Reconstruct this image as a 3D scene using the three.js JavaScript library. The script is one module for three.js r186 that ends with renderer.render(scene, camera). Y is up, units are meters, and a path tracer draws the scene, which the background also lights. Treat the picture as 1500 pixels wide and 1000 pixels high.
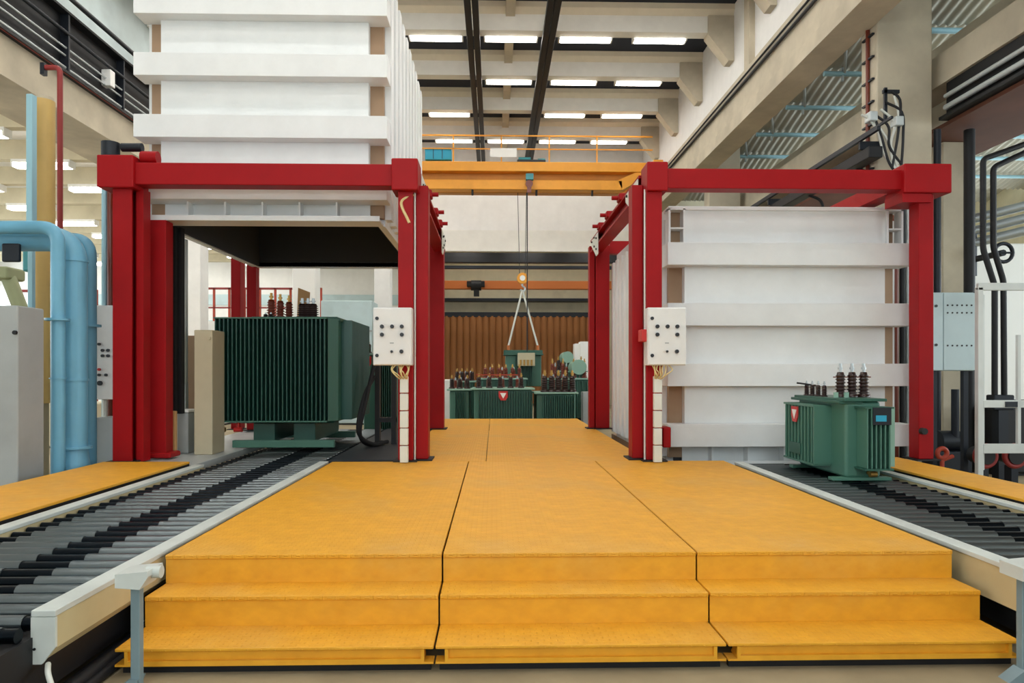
import * as THREE from 'three';
import { mergeGeometries } from 'three/addons/utils/BufferGeometryUtils.js';
import { RoundedBoxGeometry } from 'three/addons/geometries/RoundedBoxGeometry.js';
import { RectAreaLightUniformsLib } from 'three/addons/lights/RectAreaLightUniformsLib.js';

// ---------------------------------------------------------------- camera, light, exposure
const F = 1050, PX = 750, PY = 543, EYE = 1.8, YAW = -1.4 * Math.PI / 180;
const scene = new THREE.Scene();
scene.background = new THREE.Color(0.75, 0.83, 0.9);
const camera = new THREE.PerspectiveCamera(2 * Math.atan(PY / F) * 180 / Math.PI, 1.5, 0.05, 200);
camera.position.set(0, EYE, 0);
camera.rotation.set(0, YAW, 0);
camera.setViewOffset(1500, 2 * PY, 0, 0, 1500, 1000);      // shift lens: verticals stay vertical
const renderer = new THREE.WebGLRenderer({ antialias: true });
renderer.toneMapping = THREE.LinearToneMapping;
renderer.toneMappingExposure = 0.97;
renderer.shadowMap.enabled = true;
RectAreaLightUniformsLib.init();
const LAMP = 11, DAY = 2.0;                                // radiance of the tubes / of the frosted windows
const LAMP_COL = new THREE.Color(1.0, 0.985, 0.95), DAY_COL = new THREE.Color(0.86, 0.95, 1.0);
function areaLight(x, y, Z, w, h, look, col, power) {      // look: point (x, y, Z) it faces
  const l = new THREE.RectAreaLight(col, power, w, h);
  l.position.set(x, y, -Z); l.lookAt(look[0], look[1], -look[2]);
  l.name = 'area_light'; scene.add(l); return l;
}

// ---------------------------------------------------------------- helpers
const X = (u, Z) => Z * Math.tan(Math.atan((u - PX) / F) - YAW);
const zc = (x, Z) => Z * Math.cos(YAW) - x * Math.sin(YAW);
const Y = (v, Z, u = 724) => EYE - (v - PY) / F * zc(X(u, Z), Z);
let seed = 7;
const rnd = (a = 0, b = 1) => { seed = (seed * 1664525 + 1013904223) >>> 0; return a + (b - a) * seed / 4294967296; };

function B(x0, x1, y0, y1, Z0, Z1) {
  const g = new THREE.BoxGeometry(Math.abs(x1 - x0), Math.abs(y1 - y0), Math.abs(Z1 - Z0));
  return g.translate((x0 + x1) / 2, (y0 + y1) / 2, -(Z0 + Z1) / 2);
}
function RB(x0, x1, y0, y1, Z0, Z1, r = 0.012) {
  const g = new RoundedBoxGeometry(Math.abs(x1 - x0), Math.abs(y1 - y0), Math.abs(Z1 - Z0), 1, r);
  return g.translate((x0 + x1) / 2, (y0 + y1) / 2, -(Z0 + Z1) / 2);
}
const V = (x, y, Z) => new THREE.Vector3(x, y, -Z);
function rod(a, b, r, n = 10, r2 = r) {                    // straight cylinder between two points
  const d = new THREE.Vector3().subVectors(b, a), L = d.length();
  const g = new THREE.CylinderGeometry(r2, r, L, n);
  g.applyQuaternion(new THREE.Quaternion().setFromUnitVectors(new THREE.Vector3(0, 1, 0), d.normalize()));
  return g.translate((a.x + b.x) / 2, (a.y + b.y) / 2, (a.z + b.z) / 2);
}
function tube(pts, r, seg = 40, rad = 10, tension = 0.5) {
  return new THREE.TubeGeometry(new THREE.CatmullRomCurve3(pts, false, 'catmullrom', tension), seg, r, rad, false);
}
function bend(pts, r, bendR, rad = 14) {                   // polyline with rounded corners
  const path = new THREE.CurvePath();
  let prev = pts[0].clone();
  for (let i = 1; i < pts.length - 1; i++) {
    const a = new THREE.Vector3().subVectors(pts[i - 1], pts[i]).normalize(), b = new THREE.Vector3().subVectors(pts[i + 1], pts[i]).normalize();
    const p0 = pts[i].clone().addScaledVector(a, bendR), p1 = pts[i].clone().addScaledVector(b, bendR);
    path.add(new THREE.LineCurve3(prev, p0)); path.add(new THREE.QuadraticBezierCurve3(p0, pts[i].clone(), p1)); prev = p1;
  }
  path.add(new THREE.LineCurve3(prev, pts[pts.length - 1].clone()));
  const out = []; for (const c of path.curves) { const n = c.isLineCurve3 ? 1 : 8; for (let k = 0; k < n; k++) out.push(c.getPoint(k / n)); }
  out.push(pts[pts.length - 1].clone());
  // sweep a ring along the points
  const pos = [], idx = []; let nrm = null;
  for (let i = 0; i < out.length; i++) {
    const t = new THREE.Vector3().subVectors(out[Math.min(i + 1, out.length - 1)], out[Math.max(i - 1, 0)]).normalize();
    if (!nrm) nrm = Math.abs(t.y) < 0.9 ? new THREE.Vector3(0, 1, 0) : new THREE.Vector3(1, 0, 0);
    nrm = nrm.clone().addScaledVector(t, -nrm.dot(t)).normalize();
    const bi = new THREE.Vector3().crossVectors(t, nrm);
    for (let k = 0; k < rad; k++) { const a = k / rad * 2 * Math.PI; const p = out[i].clone().addScaledVector(nrm, r * Math.cos(a)).addScaledVector(bi, r * Math.sin(a)); pos.push(p.x, p.y, p.z); }
  }
  for (let i = 0; i < out.length - 1; i++) for (let k = 0; k < rad; k++) {
    const a = i * rad + k, b = i * rad + (k + 1) % rad; idx.push(a, b, a + rad, b, b + rad, a + rad);
  }
  const g = new THREE.BufferGeometry(); g.setAttribute('position', new THREE.Float32BufferAttribute(pos, 3)); g.setIndex(idx); g.computeVertexNormals(); return g;
}
function prism(poly, a, b, axis = 'x') {                   // poly of [p, q]; 'x': p = Z, q = y, swept x a..b; 'z': p = x, q = y, swept Z a..b; 'y': p = x, q = Z, swept y
  const s = new THREE.Shape(poly.map(([p, q]) => new THREE.Vector2(p, q)));
  const g = new THREE.ExtrudeGeometry(s, { depth: b - a, bevelEnabled: false });
  const P = g.attributes.position;
  for (let i = 0; i < P.count; i++) {
    const p = P.getX(i), q = P.getY(i), w = P.getZ(i) + a;
    if (axis === 'x') P.setXYZ(i, w, q, -p); else if (axis === 'z') P.setXYZ(i, p, q, -w); else P.setXYZ(i, p, w, -q);
  }
  // fix the winding so that faces look outwards
  const g2 = g.toNonIndexed ? (g.index ? g.toNonIndexed() : g) : g;
  g2.computeBoundingBox();
  let vol = 0; const A = g2.attributes.position, va = new THREE.Vector3(), vb = new THREE.Vector3(), vc = new THREE.Vector3();
  for (let i = 0; i < A.count; i += 3) { va.fromBufferAttribute(A, i); vb.fromBufferAttribute(A, i + 1); vc.fromBufferAttribute(A, i + 2); vol += va.dot(vb.clone().cross(vc)); }
  if (vol < 0) for (let i = 0; i < A.count; i += 3) { vb.fromBufferAttribute(A, i + 1); vc.fromBufferAttribute(A, i + 2); A.setXYZ(i + 1, vc.x, vc.y, vc.z); A.setXYZ(i + 2, vb.x, vb.y, vb.z); }
  g2.computeVertexNormals(); return g2;
}
function lathe(prof, x, y, Z, n = 16) { return new THREE.LatheGeometry(prof.map(([r, h]) => new THREE.Vector2(r, h)), n).translate(x, y, -Z); }
function metric(g) {                                       // uv in metres by the dominant normal axis
  if (g.index) g = g.toNonIndexed();
  if (!g.attributes.normal) g.computeVertexNormals();
  const p = g.attributes.position, n = g.attributes.normal, uv = new Float32Array(p.count * 2);
  for (let i = 0; i < p.count; i += 3) {
    const ax = Math.abs(n.getX(i) + n.getX(i + 1) + n.getX(i + 2)), ay = Math.abs(n.getY(i) + n.getY(i + 1) + n.getY(i + 2)), az = Math.abs(n.getZ(i) + n.getZ(i + 1) + n.getZ(i + 2));
    for (let k = i; k < i + 3; k++) {
      let a, b;
      if (ay >= ax && ay >= az) { a = p.getX(k); b = p.getZ(k); } else if (ax >= az) { a = p.getZ(k); b = p.getY(k); } else { a = p.getX(k); b = p.getY(k); }
      uv[2 * k] = a; uv[2 * k + 1] = b;
    }
  }
  const o = new THREE.BufferGeometry();
  o.setAttribute('position', p); o.setAttribute('normal', n); o.setAttribute('uv', new THREE.BufferAttribute(uv, 2)); return o;
}
const used = new Map();
function numbered(n) { const k = used.get(n) || 0; used.set(n, k + 1); return k ? n + '_' + String(k).padStart(3, '0') : n; }
const org = new WeakMap();
function thing(name, label, category, [x, y, Z] = [0, 0, 0], group) {
  const o = new THREE.Group(); o.name = numbered(name); scene.add(o); o.position.set(x, y, -Z);
  o.userData = { label, category }; if (group) o.userData.group = group; org.set(o, o.position.clone()); return o;
}
function part(name, geos, m, parent, kind) {
  if (!Array.isArray(geos)) geos = [geos];
  let g = mergeGeometries(geos.map(metric));
  const o = org.get(parent) || new THREE.Vector3(); g.translate(-o.x, -o.y, -o.z);
  const me = new THREE.Mesh(g, m); me.name = name; me.castShadow = me.receiveShadow = true; parent.add(me); org.set(me, o);
  if (kind) me.userData.kind = kind; return me;
}
function shared(name, g, m, parent, x = 0, y = 0, Z = 0) { // one more mesh on a geometry already prepared with metric(); position in world, parent unrotated
  const o = org.get(parent) || new THREE.Vector3(); const me = new THREE.Mesh(g, m); me.name = name; me.castShadow = me.receiveShadow = true;
  me.position.set(x - o.x, y - o.y, -Z - o.z); parent.add(me); org.set(me, new THREE.Vector3(x, y, -Z)); return me;
}
function single(name, geos, m, label, category, base, group) { // a thing that is one mesh
  const t = part(name, geos, m, scene); t.name = numbered(name);
  if (base) { t.geometry.translate(-base[0], -base[1], base[2]); t.position.set(base[0], base[1], -base[2]); org.set(t, t.position.clone()); }
  t.userData = { label, category }; if (group) t.userData.group = group; return t;
}
function struct(name, geos, m, parent = scene) {
  const t = part(name, geos, m, parent); if (parent === scene) { t.name = numbered(name); t.userData.kind = 'structure'; } return t;
}
function dup(o, [x, y, Z], label, turn = 0) {
  const r = o.clone(); r.name = numbered(o.name.replace(/_\d{3}$/, '')); scene.add(r); r.position.set(x, y, -Z); r.rotation.y = turn;
  if (label) r.userData = { ...o.userData, label }; return r;
}

// ---------------------------------------------------------------- textures and materials
function noiseField(n, cells, oct, sd) {                   // tiling value noise 0..1
  seed = sd; const out = new Float32Array(n * n); let amp = 1, tot = 0;
  for (let o = 0; o < oct; o++) {
    const c = cells << o, lat = new Float32Array(c * c); for (let i = 0; i < c * c; i++) lat[i] = rnd();
    for (let j = 0; j < n; j++) for (let i = 0; i < n; i++) {
      const fx = i / n * c, fy = j / n * c, x0 = fx | 0, y0 = fy | 0; let tx = fx - x0, ty = fy - y0; tx = tx * tx * (3 - 2 * tx); ty = ty * ty * (3 - 2 * ty);
      const x1 = (x0 + 1) % c, y1 = (y0 + 1) % c;
      out[j * n + i] += amp * ((lat[y0 * c + x0] * (1 - tx) + lat[y0 * c + x1] * tx) * (1 - ty) + (lat[y1 * c + x0] * (1 - tx) + lat[y1 * c + x1] * tx) * ty);
    }
    tot += amp; amp *= 0.55;
  }
  for (let i = 0; i < n * n; i++) out[i] /= tot; return out;
}
function tex(n, fn, size, srgb = true) {
  const d = new Uint8Array(n * n * 4);
  for (let j = 0; j < n; j++) for (let i = 0; i < n; i++) { const c = fn(i, j); const k = (j * n + i) * 4; d[k] = c[0]; d[k + 1] = c[1]; d[k + 2] = c[2]; d[k + 3] = 255; }
  const t = new THREE.DataTexture(d, n, n); t.wrapS = t.wrapT = THREE.RepeatWrapping; t.magFilter = THREE.LinearFilter; t.minFilter = THREE.LinearMipmapLinearFilter; t.generateMipmaps = true;
  if (srgb) t.colorSpace = THREE.SRGBColorSpace; t.repeat.set(1 / size, 1 / size); t.needsUpdate = true; return t;
}
const N1 = noiseField(256, 4, 6, 11), N2 = noiseField(256, 8, 5, 23);
const cl = v => Math.max(0, Math.min(255, v));
const grime = tex(256, (i, j) => { const a = N1[j * 256 + i], b = N2[j * 256 + i]; const v = 255 - 22 * Math.max(0, a - 0.42) * 2 - 14 * b; return [cl(v), cl(v - 2), cl(v - 5)]; }, 2.3);
const faint = tex(256, (i, j) => { const v = 255 - 9 * N1[j * 256 + i] - 9 * N2[j * 256 + i]; return [cl(v), cl(v), cl(v - 2)]; }, 1.7);
const concreteT = tex(256, (i, j) => { const v = 215 + 44 * (N1[j * 256 + i] - 0.5) + 30 * (N2[j * 256 + i] - 0.5); return [cl(v + 4), cl(v + 1), cl(v - 4)]; }, 3.1);
const yellowT = tex(512, (i, j) => {                       // worn paint: grey scuffs on orange-yellow
  const a = N1[(j >> 1) * 256 + (i >> 1)], b = N2[(j * 3 % 256) * 256 + (i * 2) % 256], s = Math.max(0, Math.min(1, (a - 0.45) * 3)) * (0.2 + 0.9 * b) * 0.8, f = (b - 0.5) * 22;
  return [cl(230 + f - 22 * s), cl(165 + f - 3 * s), cl(38 + f * 0.4 + 62 * s)];
}, 2.9);
const chequer = tex(256, (i, j) => {                       // raised bars, turned by 90 degrees from cell to cell
  const c = 32, cx = Math.floor(i / c), cy = Math.floor(j / c), x = i % c - c / 2, y = j % c - c / 2, t = (cx + cy) % 2;
  const p = t ? x : y, q = t ? y : x, h = Math.max(0, 1 - Math.pow(Math.abs(p) / 13, 4) - Math.pow(Math.abs(q) / 4.5, 2)); const v = 255 * Math.min(1, h * 1.3); return [v, v, v];
}, 0.32, false);
const fineB = tex(256, (i, j) => { const v = 255 * N2[j * 256 + i]; return [v, v, v]; }, 0.6, false);
const M = (hex, rough = 0.6, o = {}) => new THREE.MeshStandardMaterial({ color: hex, roughness: rough, ...o });
const m = {
  floor: M(0xb9ab8c, 0.75, { map: concreteT, bumpMap: fineB, bumpScale: 0.001 }),
  concrete: M(0xe4dbc6, 0.85, { map: concreteT }),
  beam: M(0xf6f4ee, 0.8, { map: faint }), beamTop: M(0xe4dcc8, 0.85, { map: grime }),
  whitewall: M(0xf6f5f4, 0.85, { map: faint }), bluewall: M(0xd0e0e4, 0.8, { map: grime }), creamwall: M(0xddd5bb, 0.85, { map: grime }),
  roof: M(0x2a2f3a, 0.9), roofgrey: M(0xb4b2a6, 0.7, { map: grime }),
  tread: M(0xffffff, 0.55, { map: yellowT, bumpMap: chequer, bumpScale: 0.003 }), plainYellow: M(0xffffff, 0.55, { map: yellowT }),
  red: new THREE.MeshPhysicalMaterial({ color: 0x9e0a12, roughness: 0.5, specularIntensity: 0.4, map: grime }), redThin: M(0x8e2a28, 0.5), orangeRed: M(0xa83c24, 0.5),
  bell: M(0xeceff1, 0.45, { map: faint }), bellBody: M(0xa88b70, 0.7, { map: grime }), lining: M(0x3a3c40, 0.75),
  rail: M(0xd3dcda, 0.45, { map: grime }), railSide: M(0xcdbf95, 0.6, { map: grime }), black: M(0x0b0d12, 0.6), darkSteel: M(0x1a2029, 0.5, { metalness: 0.3 }), rubber: M(0x0d0e11, 0.85),
  roller: M(0x10181f, 0.3, { metalness: 0.85 }), sleeve: M(0x767f83, 0.3, { metalness: 0.95 }),
  steel: M(0xb4bcc0, 0.35, { metalness: 0.8 }), galv: M(0xc6cfd2, 0.45, { metalness: 0.35, map: grime }),
  green: M(0x2a5a4b, 0.42), greenDark: M(0x1f4e45, 0.36), greenMid: M(0x4a7868, 0.42), greenPale: M(0x86ab9a, 0.5), greenFin: M(0x1f4e45, 0.32),
  porcelain: M(0x2a1512, 0.22), porcelainRed: M(0x6e2a16, 0.3), brass: M(0xb08a4a, 0.35, { metalness: 0.7 }), board: M(0xb58a5a, 0.8),
  pipe: M(0x6fb1d2, 0.4, { map: grime }), tan: M(0xd2b06a, 0.55, { map: grime }), paleBlue: M(0x9cc7d4, 0.5),
  box: M(0xe6e9ea, 0.42, { map: grime }), boxGrey: M(0xa9b0b2, 0.5, { map: grime }), boxBlue: M(0xc3dbe2, 0.45, { map: grime }), boxBeige: M(0xc8c0a4, 0.55, { map: grime }),
  button: M(0x1d2128, 0.4), buttonRed: M(0xc0201c, 0.4), conduit: M(0xd7dad2, 0.5), cable: M(0xd8c48a, 0.6), blackCable: M(0x14161b, 0.6),
  crane: M(0xf0a52e, 0.5, { map: grime }), craneWeb: M(0xc9862c, 0.55, { map: grime }), craneBlue: M(0x1f9dc0, 0.5), teal: M(0x3f8f97, 0.5), orange: M(0xc06a2a, 0.55),
  curtain: M(0xa06c40, 0.85), wood: M(0xb98f5c, 0.7), white: M(0xf2f2ee, 0.5), brownSoffit: M(0x7a4a36, 0.8, { map: concreteT }),
  postGrey: M(0x7f97a0, 0.5, { map: grime }), frameWhite: M(0xd5dcdc, 0.5, { map: grime }), hazel: M(0x9aa07a, 0.6), glassGlow: new THREE.MeshStandardMaterial({ color: 0xdfe8ea, roughness: 0.5, emissive: 0xdcecf5, emissiveIntensity: 1.1 }),
  tubeGlow: new THREE.MeshStandardMaterial({ color: 0xffffff, roughness: 0.5, emissive: 0xfff8ee, emissiveIntensity: 12 }),
};

// ================================================================ THE SETTING
const ZN = -9, ZB = 31, ZF = 38, XL = -26, XR = 21, YP = 0.55;   // near wall, back wall, far wall, outer walls, platform level
struct('floor', B(XL, XR, -0.2, 0, ZN, ZF), m.floor);
// main hall
struct('wall_back', [B(-9.2, 6.7, Y(366, ZB), 11.65, ZB, ZB + 0.4)], m.whitewall);
struct('trim_1', [B(-9.2, 6.7, Y(368, ZB) - 0.02, Y(338, ZB), ZB - 0.15, ZB - 0.01)], m.beam);
struct('wall_left', B(-9.5, -9.25, 9.25, 11.65, ZN, ZB), m.bluewall);
struct('wall_right', B(6.45, 6.7, 9.3, 11.65, ZN, ZB), m.whitewall);
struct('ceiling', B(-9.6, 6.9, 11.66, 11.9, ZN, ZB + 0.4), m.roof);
struct('wall_front', [B(XL, -7, 0, 12.6, ZN - 0.3, ZN), B(5, XR, 0, 12.6, ZN - 0.3, ZN), B(-7, 5, 0, 3.2, ZN - 0.3, ZN), B(-7, 5, 11.4, 12.6, ZN - 0.3, ZN)], m.whitewall);
// unseen frosted window, added behind the camera for light from the front
{ const w = struct('added_window_1', B(-7, 5, 3.2, 11.4, ZN - 0.2, ZN - 0.15), m.glassGlow); const bars = []; for (let k = 0; k <= 8; k++) bars.push(B(-7 + k * 1.5 - 0.04, -7 + k * 1.5 + 0.04, 3.2, 11.4, ZN - 0.14, ZN - 0.06)); for (let k = 0; k <= 4; k++) bars.push(B(-7, 5, 3.2 + k * 2.05 - 0.04, 3.24 + k * 2.05, ZN - 0.14, ZN - 0.06)); part('window_frame', bars, m.darkSteel, w);
  areaLight(-1, 7.3, ZN + 0.05, 12, 8.2, [-1, 7.3, 10], DAY_COL, DAY); }
// roof beams of the main hall, one every 2.93 m
const beamZ = []; for (let k = 0; k < 12; k++) beamZ.push(28.45 - k * 2.93);
for (const Zb of beamZ) {
  const b = struct('roof_beam', [B(-9.2, 6.45, 10.92, 11.36, Zb - 0.45, Zb - 0.1)], m.beam);
  part('beam_flange', prism([[Zb - 0.1, 11.36], [Zb - 0.45, 11.36], [Zb - 0.58, 11.5], [Zb - 0.58, 11.65], [Zb - 0.1, 11.65]], -9.2, 6.45), m.beamTop, b);
  part('corbel', prism([[5.75, 11.36], [6.45, 11.36], [6.45, 10.15], [6.3, 10.15], [5.75, 10.85]], Zb - 0.52, Zb - 0.11, 'z'), m.concrete, b);
}
struct('roof_rib', B(0.3, 0.55, 11.3, 11.65, ZN, ZB), m.concrete);
// girders of the main hall
struct('crane_girder', [prism([[6.1, 7.95], [6.76, 7.95], [6.76, 9.2], [6.15, 9.2], [6.15, 8.3], [6.1, 8.25]], ZN, ZB, 'z')], m.concrete);
struct('concrete_beam', [B(-10.3, -8.9, 7.15, 7.9, ZN, ZB)], m.concrete);
// columns between the bays
for (const Z0 of [2.6, 12.55, 22.5]) { const c = struct('column', RB(6.78, 7.78, 0, 11.65, Z0, Z0 + 0.55, 0.03), m.concrete); }
for (const Z0 of [2.6, 12.55, 22.5]) struct('column', RB(-9.9, -9.25, 0, 7.15, Z0 + 0.3, Z0 + 0.95, 0.03), m.whitewall);
// right bay runway beam: concrete over a dark steel girder, soffit to the right
struct('concrete_beam', [B(7.95, 8.5, 6.9, 7.45, ZN, ZB)], m.concrete);
struct('soffit', B(8.02, 9.7, 6.15, 6.22, ZN, ZB), m.brownSoffit);
struct('concrete_beam', B(9.3, 9.7, 6.22, 8.6, ZN, ZB), m.concrete);
// left bay: ceiling with beams, outer wall, back wall
struct('ceiling', B(XL, -9.6, 7.7, 7.9, ZN, ZF), m.whitewall);
for (let k = 0; k < 14; k++) { const Zb = 36 - k * 2.45; struct('roof_beam', B(XL, -10.3, 7.2, 7.7, Zb - 0.25, Zb), m.creamwall); }
struct('wall_left', B(XL - 0.3, XL, 0, 7.9, ZN, ZF), m.whitewall);
struct('wall_back', B(XL, -2.9, 0, 7.9, ZF, ZF + 0.3), m.whitewall);
for (let k = 0; k < 4; k++) struct('trim_2', B(-21, -4, 1.2 + k * 1.35, 1.75 + k * 1.35, ZF - 0.12, ZF - 0.01), m.boxBlue);
// annex behind the main hall
struct('wall_back', B(-2.9, XR, 0, 7.9, ZF, ZF + 0.3), m.creamwall);
struct('ceiling', B(-9.6, XR, 7.9, 8.1, ZB + 0.4, ZF), m.beamTop);
// right bay: saw-tooth roof, outer wall with frosted windows
struct('wall_right', [B(XR, XR + 0.3, 0, 2.2, ZN, ZF), B(XR, XR + 0.3, 6, 11, ZN, ZF)], m.creamwall);
struct('wall_back', B(7.9, XR, 7.9, 11, ZB + 0.3, ZB + 0.6), m.creamwall);
{ const w = struct('window_2', B(XR + 0.1, XR + 0.15, 2.2, 6, ZN, ZF), m.glassGlow); const bars = []; for (let k = 0; k <= 23; k++) bars.push(B(XR + 0.02, XR + 0.1, 2.2, 6, ZN + 2 * k - 0.04, ZN + 2 * k + 0.04)); for (const y of [2.24, 4.1, 5.96]) bars.push(B(XR + 0.02, XR + 0.1, y - 0.04, y + 0.04, ZN, ZF)); part('window_frame', bars, m.darkSteel, w);
  areaLight(XR - 0.05, 4.1, 14.5, 47, 3.8, [0, 4.1, 14.5], DAY_COL, DAY * 2.6); }
{ const w = struct('window_3', B(XL - 0.05, XL - 0.01, 2.2, 6, ZN, ZF), m.glassGlow); w.geometry.translate(0.03, 0, 0);
  areaLight(XL + 0.1, 4.1, 14.5, 47, 3.8, [0, 4.1, 14.5], DAY_COL, DAY * 2.0); }
{ // saw-tooth roof: each tooth falls gently away from the camera, then steps up at a small glazed face
  const per = 2.2, y0 = 9.0, rise = 0.6, x0 = 7.8, x1 = XR, waves = 62;
  for (let k = 0; k < 19; k++) {
    const Z0 = 14.7 - 11 * per + k * per; const pos = [], idx = [], n = waves * 6;
    for (let i = 0; i <= n; i++) { const x = x0 + (x1 - x0) * i / n, d = 0.026 * Math.sin(i / 6 * 2 * Math.PI); pos.push(x, y0 + rise + d, -Z0, x, y0 + d, -(Z0 + per)); }
    for (let i = 0; i < n; i++) idx.push(2 * i, 2 * i + 2, 2 * i + 1, 2 * i + 2, 2 * i + 3, 2 * i + 1);
    const g = new THREE.BufferGeometry(); g.setAttribute('position', new THREE.Float32BufferAttribute(pos, 3)); g.setIndex(idx); g.computeVertexNormals();
    const s = struct('corrugated_roof', [g], m.roofgrey);
    part('roof_glazing', B(x0, x1, y0 + 0.06, y0 + rise, Z0 - 0.03, Z0), m.glassGlow, s);
  }
}

// ================================================================ LAMPS
function lampProto(name, label, group) {
  const t = thing(name, label, 'lamp', [0, 0, 0], group);
  part('housing', [B(-0.74, 0.74, 0.05, 0.13, -0.14, 0.14), B(-0.74, -0.7, -0.06, 0.05, -0.14, 0.14), B(0.7, 0.74, -0.06, 0.05, -0.14, 0.14)], m.white, t);
  part('diffuser', RB(-0.7, 0.7, -0.07, 0.05, -0.12, 0.12, 0.03), m.tubeGlow, t); return t;
}
{
  const p = lampProto('fluorescent_lamp', 'white fluorescent tube lamp mounted behind a roof beam of the main hall', 'fluorescent lamps of the main hall');
  let first = true;
  beamZ.forEach((Zb, r) => [-7.75, -5.7, -3.65, -1.6, 0.45, 2.5, 4.55].forEach((x, c) => {
    if ((r === 2 && c === 3) || (r === 1 && c === 4)) return;            // dark places in the photograph
    const Zl = Zb + 0.045, y = 10.94;
    if (first) { p.position.set(x, y, -Zl); first = false; } else dup(p, [x, y, Zl]);
    areaLight(x, y - 0.09, Zl, 1.4, 0.24, [x, 0, Zl], LAMP_COL, LAMP);
  }));
  const q = lampProto('ceiling_lamp', 'fluorescent lamp under the low ceiling of the side bay with the blue pipes', 'fluorescent lamps of the side bay'); first = true;
  for (let k = 0; k < 10; k++) for (const x of [-11.6, -15, -19]) {
    const Zl = 35.875 - k * 2.45, y = 7.075;
    if (first) { q.position.set(x, y, -Zl); first = false; } else dup(q, [x, y, Zl]);
    areaLight(x, y - 0.09, Zl, 1.4, 0.24, [x, 0, Zl], LAMP_COL, LAMP);
  }
  const w = lampProto('added_annex_lamp', 'unseen lamp added under the annex ceiling to brighten the brown curtain', 'unseen lamps added to light the annex'); first = true;
  for (const Zl of [32.3, 34.2]) for (const x of [-1.4, 1.5, 4.6]) {  // added lamps, hidden above the lintel, to brighten curtain and annex walls
    if (first) { w.position.set(x, 7.77, -Zl); first = false; } else dup(w, [x, 7.77, Zl]);
    areaLight(x, 7.68, Zl, 1.4, 0.24, [x, 0, Zl], LAMP_COL, LAMP);
  }
}

// ================================================================ YELLOW PLATFORM WITH STEPS
const Z1 = 4.92, Z2 = 4.63, Z3 = 4.27, R1 = 0.1925, ZG = 9.92;
const modX = [-2.24, X(648, Z1), X(1021, Z1), 3.2];
const modLab = ['yellow chequer-plate stair platform module beside the track of the large finned transformer', 'middle yellow chequer-plate stair platform module between two long joint lines', 'yellow chequer-plate stair platform module beside the track of the small green transformer'];
for (let k = 0; k < 3; k++) {
  const a = modX[k] + 0.006, b = modX[k + 1] - 0.006, t = thing('stair_platform', modLab[k], 'platform', [(a + b) / 2, 0, Z1]);
  part('deck_plate', RB(a, b, YP - 0.03, YP, Z1, ZG, 0.006), m.tread, t);
  part('riser', B(a, b, YP - R1, YP - 0.03, Z1 + 0.012, Z1 + 0.03), m.plainYellow, t);
  part('tread', RB(a, b, YP - R1 - 0.03, YP - R1, Z2, Z1 + 0.03, 0.006), m.tread, t);
  part('riser', B(a, b, YP - 2 * R1, YP - R1 - 0.03, Z2 + 0.012, Z2 + 0.03), m.plainYellow, t);
  part('tread', RB(a, b, YP - 2 * R1 - 0.02, YP - 2 * R1, Z3, Z2 + 0.03, 0.006), m.tread, t);
  const g = 0.055, yb = 0.07, yt = YP - 2 * R1 - 0.02;
  part('base_channel', [B(a + g, b - g, yb, yb + 0.018, Z3 + 0.003, Z3 + 0.12), B(a + g, b - g, yb + 0.018, yt, Z3 + 0.03, Z3 + 0.04), B(a + g, a + g + 0.02, yb + 0.018, yt, Z3 + 0.003, Z3 + 0.1), B(b - g - 0.02, b - g, yb + 0.018, yt, Z3 + 0.003, Z3 + 0.1), B(a, b, yb - 0.012, yb, Z3 + 0.003, Z3 + 0.1)], m.plainYellow, t);
  for (const x of [a + 0.08, b - 0.14]) for (const Zl of [Z1 + 0.25, 7.2, 9.5]) part('leg', [B(x, x + 0.06, 0, YP - 0.03, Zl, Zl + 0.06), B(x - 0.03, x + 0.09, 0, 0.01, Zl - 0.03, Zl + 0.09)], m.darkSteel, t);
  for (const x of [a + 0.1, b - 0.16]) part('leg', B(x, x + 0.06, 0, yb - 0.012, Z3 + 0.2, Z3 + 0.26), m.darkSteel, t);
  part('shadow_gap_strip', B(a + 0.02, b - 0.02, 0, yb - 0.013, Z3 + 0.06, Z3 + 0.1), m.black, t);  // black strip standing in for the shadow in the gap under the steps
  part('stringer', [B(a + 0.06, a + 0.1, YP - 0.13, YP - 0.03, Z1 + 0.04, ZG), B(b - 0.1, b - 0.06, YP - 0.13, YP - 0.03, Z1 + 0.04, ZG)], m.darkSteel, t);
  for (const x of [a + 0.12, b - 0.16]) part('base_beam', B(x, x + 0.04, yb - 0.01, yt, Z3 + 0.12, Z1 + 0.4), m.darkSteel, t);
}
{ // walkway that goes on between the two gates
  const xl = -0.88, xr = 2.02, xm = X(714, 12), lab = ['yellow walkway plate running back between the red gates, on the raised bell side', 'yellow walkway plate running back between the red gates, on the lowered bell side'];
  [[xl - 0.45, xm - 0.004], [xm + 0.004, xr + 0.15]].forEach(([a, b], k) => {
    const t = thing('walkway_plate', lab[k], 'walkway', [(a + b) / 2, 0, 14]);
    part('deck_plate', RB(a, b, YP - 0.03, YP, ZG + 0.008, 18.75, 0.006), m.tread, t);
    for (const Zl of [10.4, 14.5, 18.5]) for (const x of [a + 0.1, b - 0.16]) part('leg', B(x, x + 0.06, 0, YP - 0.03, Zl, Zl + 0.06), m.darkSteel, t);
    part('edge_angle', B(a, b, YP - 0.15, YP - 0.03, 18.7, 18.72), m.plainYellow, t);
  });
}
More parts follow.
